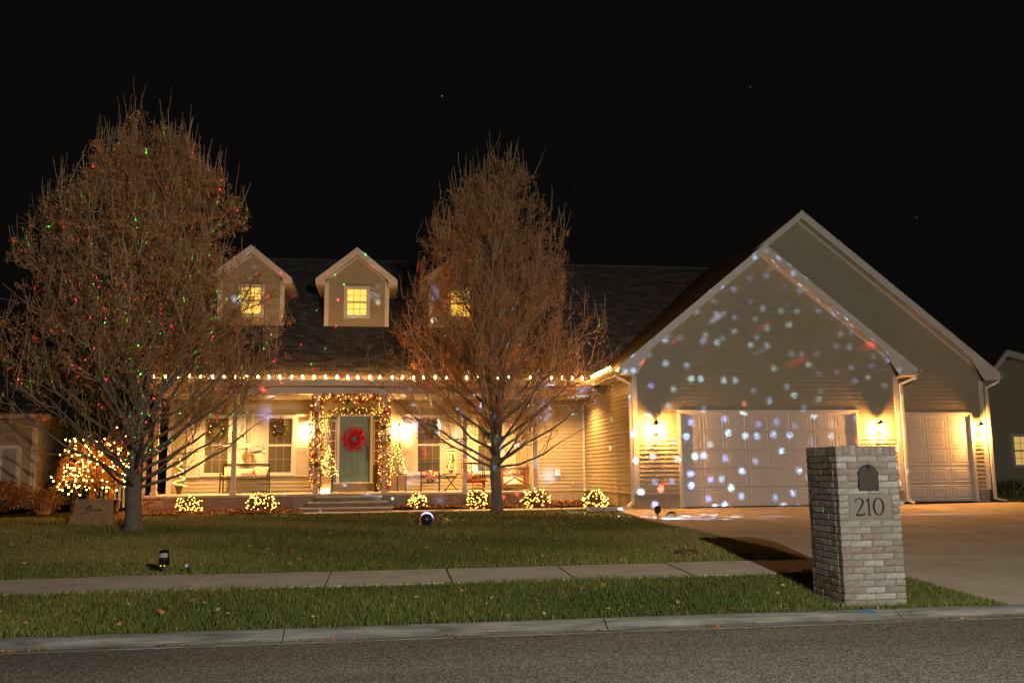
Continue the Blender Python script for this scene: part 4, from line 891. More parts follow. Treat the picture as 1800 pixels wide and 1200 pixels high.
# ------------------------------------------------------------------ light strings, shrubs, garlands
def bulbs_on(points, r, name='bulbs', mat=None, parent=None):
    g = G()
    for p in points: g.ball(p, r*RNG.uniform(0.85, 1.15), 6, 4)
    return g.build(name, mat or BULBM, parent, kind='stuff')
def string_path(points): return sorted(points, key=lambda p: (round(p[2]*7), math.atan2(p[1], p[0])))
def shrub(x, y, w, h, label, slabel, nb):
    z0 = gz(x, y)-0.02; t = thing('round_shrub', label, 'shrub', (x, y, z0), 'small clipped shrubs in front of the porch')
    g = G()
    for k in range(9):
        a = RNG.uniform(0, 6.28); r = RNG.uniform(0.2, 0.8)*w/2; g.tube([(x, y, z0), (x+r*0.4*math.cos(a), y+r*0.4*math.sin(a), z0+h*0.35), (x+r*math.cos(a), y+r*math.sin(a), z0+h*RNG.uniform(0.6, 0.95))], [0.012, 0.008, 0.003], 4, t=0.4)
    g.build('stems', TWIG, t)
    g = G()
    def on(sc):
        a = RNG.uniform(0, 6.28); c = RNG.uniform(-0.75, 1); rr = math.sqrt(max(0, 1-c*c)); k = sc*(1+0.17*math.sin(2*a+x*5)+0.13*math.sin(5*a+7*c+x*9))
        return (x+w/2*rr*math.cos(a)*k, y+w/2*rr*math.sin(a)*k, z0+h*0.5+h*0.5*c*k)
    for k in range(1500):
        p = on(RNG.uniform(0.35, 1.02)); g.leaf(p, RNG.uniform(0.035, 0.06), 0.022, (p[0]-x+RNG.gauss(0, .2), p[1]-y+RNG.gauss(0, .2), p[2]-z0-h*0.3))
    g.build('foliage', PINE, t, kind='stuff')
    s = thing('light_string', slabel, 'string lights', (x, y, z0+h/2), 'warm light strings wrapped on the porch shrubs')
    pts = [on(RNG.uniform(0.92, 1.1)) for _ in range(nb)]; pts = [p for p in pts if p[1] < y+0.25*w]
    bulbs_on(pts, 0.0135, 'bulbs', None, s)
    g = G(); pp = string_path([(p[0]-x, p[1]-y, p[2]) for p in pts]); g.tube([(p[0]+x, p[1]+y, p[2]) for p in pp], 0.003, 3); g.build('wire', M('green_wire', (0.02, 0.035, 0.015), 0.6, 0.2), s)
SH = [(-5.20, 24.7, 0.62, 0.46, 'leftmost small shrub under the porch, in front of the potted spiral tree'),
      (-3.35, 24.7, 0.66, 0.50, 'small shrub left of the steps, in front of the porch bench'),
      (0.78, 25.0, 0.52, 0.42, 'smallest shrub, just right of the porch steps'),
      (2.43, 25.0, 0.62, 0.50, 'small shrub directly left of the middle tree trunk'),
      (4.10, 24.9, 0.66, 0.52, 'small shrub at the right end of the porch'),
      (5.70, 24.7, 0.66, 0.48, 'small shrub in the corner beside the garage side wall')]
SL = ['lights on the leftmost shrub, below the potted spiral tree', 'lights on the shrub below the porch bench', 'lights on the smallest shrub right of the steps', 'lights on the shrub just left of the middle tree trunk', 'lights on the shrub at the right end of the porch', 'lights on the shrub beside the garage side wall']
for (x, y, w, h, lb), s in zip(SH, SL): shrub(x, y, w, h, lb, 'warm white '+s, int(115*w/0.62))

# eave string: single large bulbs clipped along the gutter, then back along the garage eave
ES = thing('eave_light_string', 'string of large warm bulbs along the porch gutter and garage eave', 'string lights', (-0.5, 24.9, 3.56))
g = G(); g.tube([(-6.95, 24.892, 3.565)]+[(-6.95+k*0.3, 24.892, 3.562+0.006*math.sin(k*2.1)) for k in range(1, 43)]+[(5.72, 24.88, 3.565), (5.725, 23.5, 3.59), (5.725, 22.3, 3.60)], 0.006, 4); g.build('wire', M('green_wire', (0.02, 0.035, 0.015), 0.6, 0.2), ES)
g = G(); g.lathe([(0.008, -0.035), (0.016, -0.02), (0.0225, 0.0), (0.020, 0.02), (0.011, 0.042), (0.002, 0.055)], (0, 0, 0), 8)
bm_ = None; pos = [(-6.90+k*0.302+RNG.uniform(-0.02, 0.02), 24.892, 3.60) for k in range(42)]+[(5.725, 24.72-0.30*k, 3.625) for k in range(8)]
miss = {29, 35, 37}
for i, p in enumerate(pos):
    if i in miss: continue
    if bm_ is None: o = g.build('bulb', BULBG, ES, smooth=True, loc=p); bm_ = o.data
    else: o = link('bulb', bm_, ES, loc=p)
    o.rotation_euler = (RNG.uniform(-0.3, 0.3), RNG.uniform(-0.3, 0.3), 0)

def garland(name, label, path, rad_, n_ball, n_leaf, n_bulb, big, red=True, leafmat=None):
    """thick garland along a path: tinsel sprigs, small baubles, mini lights and a few big ornaments"""
    P = [Vector(p) for p in path]; seg = [(b-a).length for a, b in zip(P[:-1], P[1:])]; tot = sum(seg)
    t = thing(name, label, 'garland', P[0])
    def at_(s_):
        d = s_*tot
        for (a, b), l in zip(zip(P[:-1], P[1:]), seg):
            if d <= l: return a+(b-a)*(d/l), (b-a).normalized()
            d -= l
        return P[-1], (P[-1]-P[-2]).normalized()
    def rp(k0, k1):
        c, tn = at_(RNG.random()); v = Vector((RNG.gauss(0, 1), RNG.gauss(0, 1), RNG.gauss(0, 1))); v -= tn*v.dot(tn); v.normalize()
        return c+v*rad_*RNG.uniform(k0, k1), v
    g = G()
    for k in range(n_leaf): p, v = rp(0.4, 1.0); g.leaf(p, RNG.uniform(0.05, 0.09), 0.02, v+Vector((RNG.gauss(0, .6), RNG.gauss(0, .6), RNG.gauss(0, .6))))
    g.build('foliage', PINE, t, kind='stuff')
    if red:
        g = G()
        for k in range(int(n_leaf*0.75)): p, v = rp(0.7, 1.1); g.leaf(p, RNG.uniform(0.04, 0.07), 0.03, v+Vector((RNG.gauss(0, .6), RNG.gauss(0, .6), RNG.gauss(0, .6))), 0.5)
        g.t = []; g.build('red_tinsel', RED, t, kind='stuff')
    for nm, mt, sh in (('gold_baubles', GOLDB, 0.5), ('red_baubles', REDB, 0.38), ('green_baubles', GREENB, 0.12)):
        if not red and nm != 'gold_baubles': continue
        g = G()
        for k in range(int(n_ball*sh)): p, v = rp(0.85, 1.15); g.ball(p, RNG.uniform(0.018, 0.034), 8, 6)
        g.build(nm, mt, t, smooth=True, kind='stuff')
    bulbs_on([tuple(rp(1.0, 1.2)[0]) for k in range(n_bulb)], 0.0085, 'bulbs', None, t)
    for s_, mt, off in big:
        c, tn = at_(s_); g = G(); g.ball(c+Vector(off), 0.072, 12, 9); g.build('ornament', mt, t, smooth=True)
garland('column_garland', 'thick red and gold garland wound round the post left of the door', [(-2.03, 25.70, 0.50), (-2.03, 25.70, 3.16)], 0.15, 240, 620, 120, [(0.08, GOLDB, (-0.02, -0.17, 0)), (0.27, GREENB, (0.03, -0.17, 0)), (0.36, REDB, (-0.05, -0.16, 0)), (0.62, GOLDB, (0.05, -0.16, 0)), (0.80, REDB, (0.0, -0.17, 0))])
garland('column_garland', 'thick red and gold garland wound round the post right of the door', [(-0.13, 25.70, 0.50), (-0.13, 25.70, 3.16)], 0.15, 240, 620, 120, [(0.05, GOLDB, (-0.15, -0.12, 0)), (0.30, GOLDB, (-0.04, -0.17, 0)), (0.46, GOLDB, (0.03, -0.17, 0)), (0.66, GREENB, (-0.02, -0.16, 0)), (0.82, REDB, (0.02, -0.17, 0))])
garland('swag_garland', 'red and gold garland hung under the porch beam between two posts', [(-1.90, 25.64, 3.12), (-1.5, 25.62, 3.07), (-1.08, 25.6, 3.09), (-0.6, 25.62, 3.07), (-0.26, 25.64, 3.12)], 0.10, 130, 360, 70, [(0.12, GOLDB, (0, -0.05, -0.09)), (0.42, GREENB, (0, -0.05, -0.11)), (0.66, REDB, (0, -0.05, -0.11)), (0.88, GOLDB, (0, -0.05, -0.09))])
garland('door_garland', 'green pine garland with gold baubles draped over the front door', [(-1.93, 28.26, 1.55), (-1.95, 28.26, 2.3), (-1.90, 28.26, 2.80), (-1.5, 28.24, 2.88), (-0.9, 28.24, 2.90), (-0.3, 28.24, 2.88), (-0.18, 28.26, 2.7), (-0.16, 28.26, 1.9)], 0.11, 110, 1700, 95, [], red=False)

def wreath(x, y, z, R, r, label, needles=700, mat=PINE, orn=None, name='wreath', ribbon_to=None, leafL=0.06, cat='wreath'):
    t = thing(name, label, cat, (x, y, z)); g = G()
    for k in range(needles):
        a = RNG.uniform(0, 6.283); b = RNG.uniform(0, 6.283); q = r*RNG.uniform(0.2, 1)
        p = (x+(R+q*math.cos(b))*math.cos(a), y+q*math.sin(b)*0.8, z+(R+q*math.cos(b))*math.sin(a))
        g.leaf(p, leafL*RNG.uniform(0.7, 1.2), leafL*0.35, (math.cos(a)*math.cos(b)-math.sin(a)*0.8, math.sin(b)-0.4, math.sin(a)*math.cos(b)+math.cos(a)*0.8))
    g.build('greenery', mat, t, kind='stuff') if mat is PINE else g.build('greenery', mat, t, kind='stuff')
    for a, m in (orn or []):
        g = G(); g.ball((x+R*math.cos(a), y-r*0.9, z+R*math.sin(a)), 0.032, 8, 6); g.build('bauble', m, t, smooth=True)
    if ribbon_to: g = G(); g.box(x-0.018, x+0.018, y-0.015, y-0.01, z+R-0.05, ribbon_to); g.build('ribbon', REDP, t)
    return t
OR = [(1.6, REDB), (0.75, GOLDB), (2.6, GOLDB), (3.6, GOLDB), (4.5, REDB), (5.5, GOLDB), (0.1, GOLDB)]
for x, lb in ((-5.24, 'green wreath with red ribbon on the porch window farthest left'), (-3.34, 'green wreath with red ribbon on the window behind the bench end'),
              (1.26, 'green wreath on the window behind the first peppermint chair'), (3.15, 'green wreath on the window hidden behind the middle tree trunk')):
    wreath(x, 28.31, 2.34, 0.20, 0.075, lb, 620, PINE, OR, ribbon_to=2.74)
wreath(-1.075, 28.30, 2.02, 0.235, 0.105, 'round wreath of red leaves on the teal front door', 520, M('poinsettia_red', (0.52, 0.012, 0.02), 0.5, 0.3, var=0.35, vs=25), [], leafL=0.12)
wreath(-4.29, 28.33, 1.50, 0.145, 0.035, 'small gold tinsel wreath on the wall above the bench', 380, M('gold_tinsel', (0.62, 0.42, 0.12), 0.35, 0.5, metal=0.4, var=0.3, vs=30), [], leafL=0.05)

# hanging wooden sign
SG = thing('hanging_sign', "white ribbon-shaped sign reading 'TIS THE SEASON above the bench", 'sign', (-4.2, 28.33, 1.8))
def banner(x0, x1, z0, z1, h, y): 
    g = G(); g.prism([(x0, y, z0-h/2), (x1, y, z1-h/2), (x1, y, z1+h/2), (x0, y, z0+h/2)], (0, 0.012, 0)); g.build('board', M('sign_white', (0.78, 0.73, 0.66), 0.7, 0.2), SG)
    for s in (-1, 1): g = G(); zz = s*h/2; g.prism([(x0, y-0.003, z0+zz-0.007), (x1, y-0.003, z1+zz-0.007), (x1, y-0.003, z1+zz+0.007), (x0, y-0.003, z0+zz+0.007)], (0, 0.018, 0)); g.build('red_edge', REDP, SG)
banner(-4.66, -4.20, 1.775, 1.875, 0.135, 28.345); banner(-4.30, -3.86, 1.700, 1.785, 0.135, 28.325); banner(-3.88, -3.74, 1.66, 1.675, 0.10, 28.35)
g = G(); g.lathe([(0.001, 0), (0.072, 0), (0.072, 0.01), (0.001, 0.01)], (0, 0, 0), 16); g.v = [(-4.255+a, 28.318-c, 1.83+b) for a, b, c in g.v]; g.build('ribbon_curl', M('sign_white', (0.78, 0.73, 0.66)), SG)
textmesh('lettering', "'TIS THE", 0.098, REDP, SG, (-4.45, 28.342, 1.815), tilt=-0.21); textmesh('lettering', 'SEASON', 0.108, REDP, SG, (-4.07, 28.322, 1.745), tilt=-0.19)

# ------------------------------------------------------------------ porch furniture
FZ = 0.41
B = thing('metal_bench', 'black metal bench with lattice back, left part of the porch', 'bench', (-4.25, 27.75, FZ))
x0, x1, ys, yb = -4.93, -3.58, 27.42, 27.92
for x in (x0, x1):
    for y, zt in ((ys, 0.98), (yb, 1.27)): g = G(); g.bar((x, y, FZ), (x, y, zt), 0.035); g.build('leg', BLACK, B)
    g = G(); g.bar((x, ys, 0.985), (x, yb, 1.0), 0.035); g.build('armrest', BLACK, B)
g = G(); g.box(x0, x1, ys, ys+0.03, 0.81, 0.845); g.box(x0, x1, yb-0.06, yb-0.03, 0.81, 0.845); g.build('seat_rail', BLACK, B)
def lattice(xa, xb, za_, zb2, y, name, mat, sp=0.062, w=0.018):
    g = G(); h = zb2-za_
    def clip(p, q):
        pts = []
        for t in np.linspace(0, 1, 2): pts.append(p+(q-p)*t)
        return pts
    xs = xa-h
    while xs < xb:
        for s in (1, -1):
            a0, a1 = (xs, za_), (xs+h, zb2)
            if s < 0: a0, a1 = (xs, zb2), (xs+h, za_)
            ta, tb = 0.0, 1.0
            if a0[0] < xa: ta = (xa-a0[0])/h
            if a1[0] > xb: tb = (xb-a0[0])/h
            if tb-ta > 0.02:
                pa = (a0[0]+(a1[0]-a0[0])*ta, y+0.002*s, a0[1]+(a1[1]-a0[1])*ta); pb = (a0[0]+(a1[0]-a0[0])*tb, y+0.002*s, a0[1]+(a1[1]-a0[1])*tb)
                g.bar(pa, pb, 0.004, w)
        xs += sp
    return g.build(name, mat, B, kind='stuff')
lattice(x0+0.02, x1-0.02, 0.87, 1.23, yb, 'lattice_back', BLACK)
g = G(); g.box(x0, x1, yb-0.018, yb+0.018, 1.235, 1.285); g.build('top_rail', BLACK, B)
lattice(x0+0.1, x1-0.1, 0.46, 0.80, yb-0.02, 'lattice_apron', BRONZE)
g = G()
for k in range(9): g.box(x0+0.02, x1-0.02, ys+0.03+k*0.05, ys+0.06+k*0.05, 0.825, 0.84)
g.build('seat_slats', BLACK, B, kind='stuff')
def pillow(name, label, c, w, h, th, mat, tilt=0.25, rz=0.0, rr=0.0):
    g = G(); n = 10; V = []
    for s in (-1, 1):
        for j in range(n+1):
            for i in range(n+1):
                u, v = 2*i/n-1, 2*j/n-1; k = (1-u**4)*(1-v**4); pin = 1-0.10*(1-abs(u))*abs(v)**3 ; pin2 = 1-0.10*(1-abs(v))*abs(u)**3
                V.append((u*w/2*pin2, s*th/2*math.sqrt(max(k, 0)), v*h/2*pin))
    m = (n+1)*(n+1); F = []
    for j in range(n):
        for i in range(n):
            a = j*(n+1)+i; F.append((a, a+1, a+n+2, a+n+1)); F.append((m+a, m+a+n+1, m+a+n+2, m+a+1))
    Rm = Euler((-tilt, rr, rz)).to_matrix(); V = [Rm @ Vector(v)+Vector(c) for v in V]
    g.add(V, F); o = g.build(name, mat, smooth=True); 
    if label: tag(o, label, 'pillow')
    return o
pillow('throw_pillow', 'plain canvas pillow at the left end of the metal bench', (-4.70, 27.80, 1.02), 0.40, 0.36, 0.15, CANVAS)
FP = pillow('throw_pillow', 'long canvas pillow with red FARM lettering, middle of the bench', (-4.27, 27.62, 1.00), 0.58, 0.30, 0.15, CANVAS, 0.2)
pillow('throw_pillow', 'plain canvas pillow at the right end of the metal bench', (-3.80, 27.80, 1.02), 0.42, 0.36, 0.15, CANVAS, 0.25, 0.15)
textmesh('lettering', 'FARM', 0.125, REDP, FP, (-4.20, 27.535, 0.965)).parent = FP
g = G(); 
for k in range(3): w = 0.06-0.014*k; z = 0.955+k*0.035; g.prism([(-3.99+ -w*0.8, 27.53, z), (-3.99+w*0.8, 27.53, z), (-3.99, 27.53, z+0.06)], (0, 0.006+0.001*k, 0))
g.build('tree_print', REDP, FP)

def potted(name, label, x, y, z0, h, r, nl, nb, pot, cat='potted tree', spiral=False):
    t = thing(name, label, cat, (x, y, z0)); ph = 0.0
    if pot:
        ph = pot[0]; g = G(); pr = pot[1]; g.lathe([(pr*0.55, 0), (pr*0.6, 0.02), (pr*0.5, ph*0.2), (pr*0.95, ph*0.85), (pr*1.05, ph*0.9), (pr*1.05, ph), (pr*0.9, ph), (pr*0.85, ph*0.9)], (x, y, z0), 14); g.build('pot', BRONZE if pot[2] else PINEW, t, smooth=True)
    g = G(); g.tube([(x, y, z0+ph*0.8), (x, y, z0+ph+h*0.95)], [0.014, 0.004], 5); g.build('stem', BARK, t)
    g = G(); pts = []
    for k in range(nl):
        f = RNG.random()**0.75; a = RNG.uniform(0, 6.28); q = r*(1-f)*RNG.uniform(0.25, 1.0)*(1 if not spiral else (0.55+0.45*math.sin(a+f*22)))+0.012; zz = z0+ph+0.02+h*f-0.15*q
        g.leaf((x+q*math.cos(a), y+q*math.sin(a), zz), 0.05, 0.014, (math.cos(a), math.sin(a), RNG.uniform(-0.3, 0.6)))
    g.build('foliage', PINE, t, kind='stuff')
    for k in range(nb):
        f = (k+0.5)/nb; f = f**1.15; a = RNG.uniform(3.0, 6.4) if not spiral else -f*22; q = r*(1-f)*RNG.uniform(0.85, 1.1)+0.01; pts.append((x+q*math.cos(a), y+q*math.sin(a), z0+ph+0.02+h*f-0.12*q))
    if nb: bulbs_on(pts, 0.0125 if spiral else 0.011, 'bulbs', None, t)
    return t
potted('potted_spiral_tree', 'slim lit spiral tree in a dark urn at the left porch end', -6.10, 27.5, FZ, 0.78, 0.19, 500, 60, (0.24, 0.12, True), spiral=True)
def planter(x, y, w, label):
    t = thing('wood_planter', label, 'planter', (x, y, FZ)); h = 0.53; n = 2 if w > 0.4 else 1; dpt = 0.36
    for sx in (-1, 1):
        for s2 in (-1, 1): g = G(); g.bar((x+sx*w/2, y+s2*dpt/2, FZ), (x+sx*w/2, y+s2*dpt/2, FZ+h), 0.026); g.build('leg', BLACK, t)
    g = G(); g.box(x-w/2-0.013, x+w/2+0.013, y-dpt/2-0.013, y+dpt/2+0.013, FZ+h-0.022, FZ+h); g.build('top_rim', BLACK, t)
    for k in range(n):
        ww = w/n
        for j in range(4): g = G(); g.box(x-w/2+ww*k+0.016, x-w/2+ww*(k+1)-0.016, y-dpt/2+0.004, y+dpt/2-0.004, FZ+0.07+j*0.108, FZ+0.174+j*0.108); g.build('plank', PINEW, t)
    if n == 2: g = G(); g.bar((x, y-dpt/2-0.002, FZ+0.02), (x, y-dpt/2-0.002, FZ+h), 0.03); g.build('leg', BLACK, t)
planter(-1.79, 26.55, 0.32, 'pale wood planter box in a black frame left of the door')
planter(0.25, 26.55, 0.50, 'pale wood planter box in a black frame right of the door')
potted('small_lit_tree', 'small lit christmas tree in the planter left of the door', -1.74, 26.55, FZ+0.50, 0.85, 0.26, 900, 85, None, 'christmas tree')
potted('small_lit_tree', 'small lit christmas tree in the planter right of the door', 0.25, 26.55, FZ+0.50, 0.88, 0.29, 900, 80, None, 'christmas tree')
t = thing('luminary', 'pair of glowing white lanterns at the foot of the left planter', 'lantern', (-1.78, 26.2, FZ))
for dx in (-0.07, 0.06): g = G(); g.lathe([(0.045, 0), (0.055, 0.01), (0.055, 0.10), (0.03, 0.13)], (-1.80+dx, 26.2, FZ), 10); g.build('candle_jar', M('glowing_jar', (1, 0.9, 0.7), 0.4, 0.3, emit=(1, 0.66, 0.3), es=9), t)
g = G(); g.lathe([(0.075, 0), (0.085, 0.02), (0.10, 0.75), (0.115, 0.80), (0.10, 0.80), (0.09, 0.74)], (-0.37, 27.4, FZ), 12); tag(g.build('tall_urn', BRONZE, smooth=True), 'tall dark urn standing right of the front door', 'urn')
g = G(); g.box(-1.45, -0.65, 27.2, 27.75, FZ+0.001, FZ+0.018); tag(g.build('doormat', M('coir', (0.32, 0.19, 0.08), 1, 0.05, var=0.3, vs=60)), 'brown coir doormat in front of the teal door', 'doormat')

def chair(x, y, label):
    t = thing('metal_chair', label, 'chair', (x, y, FZ)); w, d = 0.54, 0.50
    for sx in (-1, 1):
        g = G(); g.bar((x+sx*w/2, y-d/2, FZ), (x+sx*w/2, y-d/2, FZ+0.56), 0.026); g.build('leg', BLACK, t)
        g = G(); g.bar((x+sx*w/2, y+d/2, FZ), (x+sx*w/2, y+d/2+0.08, FZ+0.85), 0.026); g.build('leg', BLACK, t)
        g = G(); g.tube([(x+sx*w/2, y-d/2-0.03, FZ+0.55), (x+sx*w/2, y, FZ+0.575), (x+sx*w/2, y+d/2+0.03, FZ+0.58)], 0.015, 6); g.build('armrest', BLACK, t)
    g = G(); g.box(x-w/2, x+w/2, y-d/2, y+d/2, FZ+0.235+0.0, FZ+0.262); g.build('seat', BLACK, t)
    g = G(); g.box(x-w/2, x+w/2, y+d/2+0.055, y+d/2+0.085, FZ+0.80, FZ+0.85); g.build('top_rail', BLACK, t)
    for k in range(7): q = x-w/2+0.07+k*(w-0.14)/6; g = G(); g.bar((q, y+d/2, FZ+0.25), (q, y+d/2+0.07, FZ+0.81), 0.014, 0.03); g.build('back_slat', BLACK, t)
chair(1.23, 27.0, 'black metal chair with peppermint pillow, left of the folding table'); chair(2.57, 27.0, 'black metal chair with peppermint pillow beside the middle tree trunk')
def peppermint(x, y, z, label):
    t = thing('peppermint_pillow', label, 'pillow', (x, y, z)); R0 = 0.185; n = 48; dep = 0.075
    secs = {0: G(), 1: G()}
    for k in range(12):
        for j in range(6):
            r0_, r1_ = R0*j/6, R0*(j+1)/6
            for i in range(3):
                a0 = 2*math.pi*(k+i/3)/12; a1 = 2*math.pi*(k+(i+1)/3)/12; tw = lambda r: 0.9*r/R0
                def P(r, a): return (x+r*math.cos(a+tw(r)), y-dep*math.sqrt(max(0, 1-(r/R0)**2.2)), z+r*math.sin(a+tw(r)))
                secs[k % 2].add([P(r0_, a0), P(r1_, a0), P(r1_, a1), P(r0_, a1)], [(0, 3, 2, 1)])
                secs[k % 2].add([(p[0], 2*y-p[1], p[2]) for p in (P(r0_, a0), P(r1_, a0), P(r1_, a1), P(r0_, a1))], [(0, 1, 2, 3)])
    secs[0].build('red_swirl', REDP, t, smooth=True); secs[1].build('white_swirl', WHITEP, t, smooth=True)
peppermint(1.235, 26.98, 0.85, 'round red and white swirl pillow on the left metal chair'); peppermint(2.40, 26.98, 0.85, 'round red and white swirl pillow on the chair beside the trunk')
t = thing('folding_table', 'small black folding table between the two metal chairs', 'table', (1.86, 27.0, FZ))
g = G(); g.lathe([(0.27, 0), (0.28, 0.008), (0.28, 0.018), (0.27, 0.024)], (1.86, 27.0, FZ+0.50), 20); g.build('tabletop', BLACK, t)
for s in (-1, 1):
    for yy in (-0.14, 0.14): g = G(); g.bar((1.86-s*0.20, 27.0+yy, FZ), (1.86+s*0.20, 27.0+yy*0.9, FZ+0.50), 0.016); g.build('leg', BLACK, t)
potted('table_tree', 'tiny green tree in a wooden pot on the folding table', 1.86, 27.0, FZ+0.525, 0.42, 0.13, 500, 26, (0.10, 0.08, False))
t = thing('toy_wagon', 'small red wagon with pine sprigs beside the middle tree trunk', 'wagon', (2.60, 26.35, FZ))
g = G(); g.box(2.36, 2.86, 26.2, 26.5, FZ+0.27, FZ+0.33); g.build('tray', REDP, t)
g = G(); g.box(2.42, 2.80, 26.25, 26.45, FZ+0.05, FZ+0.11); g.box(2.44, 2.78, 26.27, 26.43, FZ+0.15, FZ+0.19); g.build('crate', PINEW, t)
for sx in (2.45, 2.77): g = G(); g.bar((sx, 26.3, FZ), (sx, 26.3, FZ+0.27), 0.025); g.build('leg', BLACK, t)
g = G()
for k in range(220): g.leaf((RNG.uniform(2.42, 2.86), RNG.uniform(26.22, 26.48), FZ+RNG.uniform(0.33, 0.42)), 0.06, 0.014, (RNG.gauss(0, 1), RNG.gauss(0, 1), abs(RNG.gauss(0, .6))))
g.build('pine_sprigs', PINE, t, kind='stuff')

# hanging daybed
D_ = thing('porch_daybed', 'wooden hanging daybed with cross-braced end panel at the right porch end', 'daybed', (3.7, 27.2, FZ))
ex0, ex1, ey = 3.52, 4.10, 26.55
def endpanel(y, nm):
    g = G(); g.bar((3.34, y, FZ+0.06), (3.34, y, FZ+0.67), 0.07); g.bar((4.10, y, FZ+0.06), (4.10, y, FZ+0.67), 0.07); g.bar((3.30, y, FZ+0.645), (4.14, y, FZ+0.645), 0.06, 0.07); g.bar((3.30, y, FZ+0.13), (4.14, y, FZ+0.13), 0.06, 0.07); g.bar((3.37, y+0.002, FZ+0.17), (4.07, y+0.002, FZ+0.61), 0.03, 0.06); g.bar((3.37, y+0.036, FZ+0.61), (4.07, y+0.036, FZ+0.17), 0.03, 0.06)
    g.build('end_panel', WOOD, D_)
endpanel(26.45, 'a'); endpanel(28.1, 'b')
g = G(); g.box(3.32, 4.12, 26.5, 28.05, FZ+0.10, FZ+0.17); g.build('frame', WOOD, D_)
g = G(); g.box(4.08, 4.12, 26.5, 28.05, FZ+0.2, FZ+0.7); g.build('back_panel', WOOD, D_)
g = G(); n = 12
for j in range(n+1):
    for i in range(n+1):
        u, v = 2*i/n-1, 2*j/n-1; k = ((1-u**6)*(1-v**6))**0.5; g.v.append((3.66+u*0.40, 27.27+v*0.76, FZ+0.19+0.20*k))
g.f = [(j*(n+1)+i, j*(n+1)+i+1, (j+1)*(n+1)+i+1, (j+1)*(n+1)+i) for j in range(n) for i in range(n)]; g.build('mattress', CREAM, D_, smooth=True)
for x, y in ((3.34, 26.47), (4.10, 26.47), (3.34, 28.08), (4.10, 28.08)): g = G(); g.tube([(x, y, FZ+0.66), (x, y, 3.25)], 0.006, 5); g.build('rope', BRONZE, D_)
pillow('throw_pillow', 'white pillow with red print propped on the daybed', (3.86, 27.0, FZ+0.62), 0.40, 0.40, 0.15, M('coral_print', (0.62, 0.16, 0.09), 0.9, 0.1, col2=(0.72, 0.62, 0.5), vs=9), 0.2, -0.5)
pillow('throw_pillow', 'charcoal striped pillow propped against the daybed back', (4.0, 26.85, FZ+0.62), 0.42, 0.42, 0.15, M('charcoal_stripe', (0.05, 0.045, 0.04), 0.9, 0.1, col2=(0.4, 0.34, 0.27), vs=7, stretch=(4, 4, 1)), 0.2, -0.5)
g = G(); n = 10
for j in range(n+1):
    for i in range(n+1):
        u, v = i/n, j/n; x = 3.52-0.30*u; g.v.append((x-0.05*math.sin(v*9)*u, 26.62+v*0.6, FZ+0.40-0.28*u**1.6+0.015*math.sin(v*12+u*4)))
g.f = [(j*(n+1)+i, j*(n+1)+i+1, (j+1)*(n+1)+i+1, (j+1)*(n+1)+i) for j in range(n) for i in range(n)]; tag(g.build('throw_blanket', CREAM, smooth=True), 'cream throw blanket spilling over the daybed front', 'blanket')

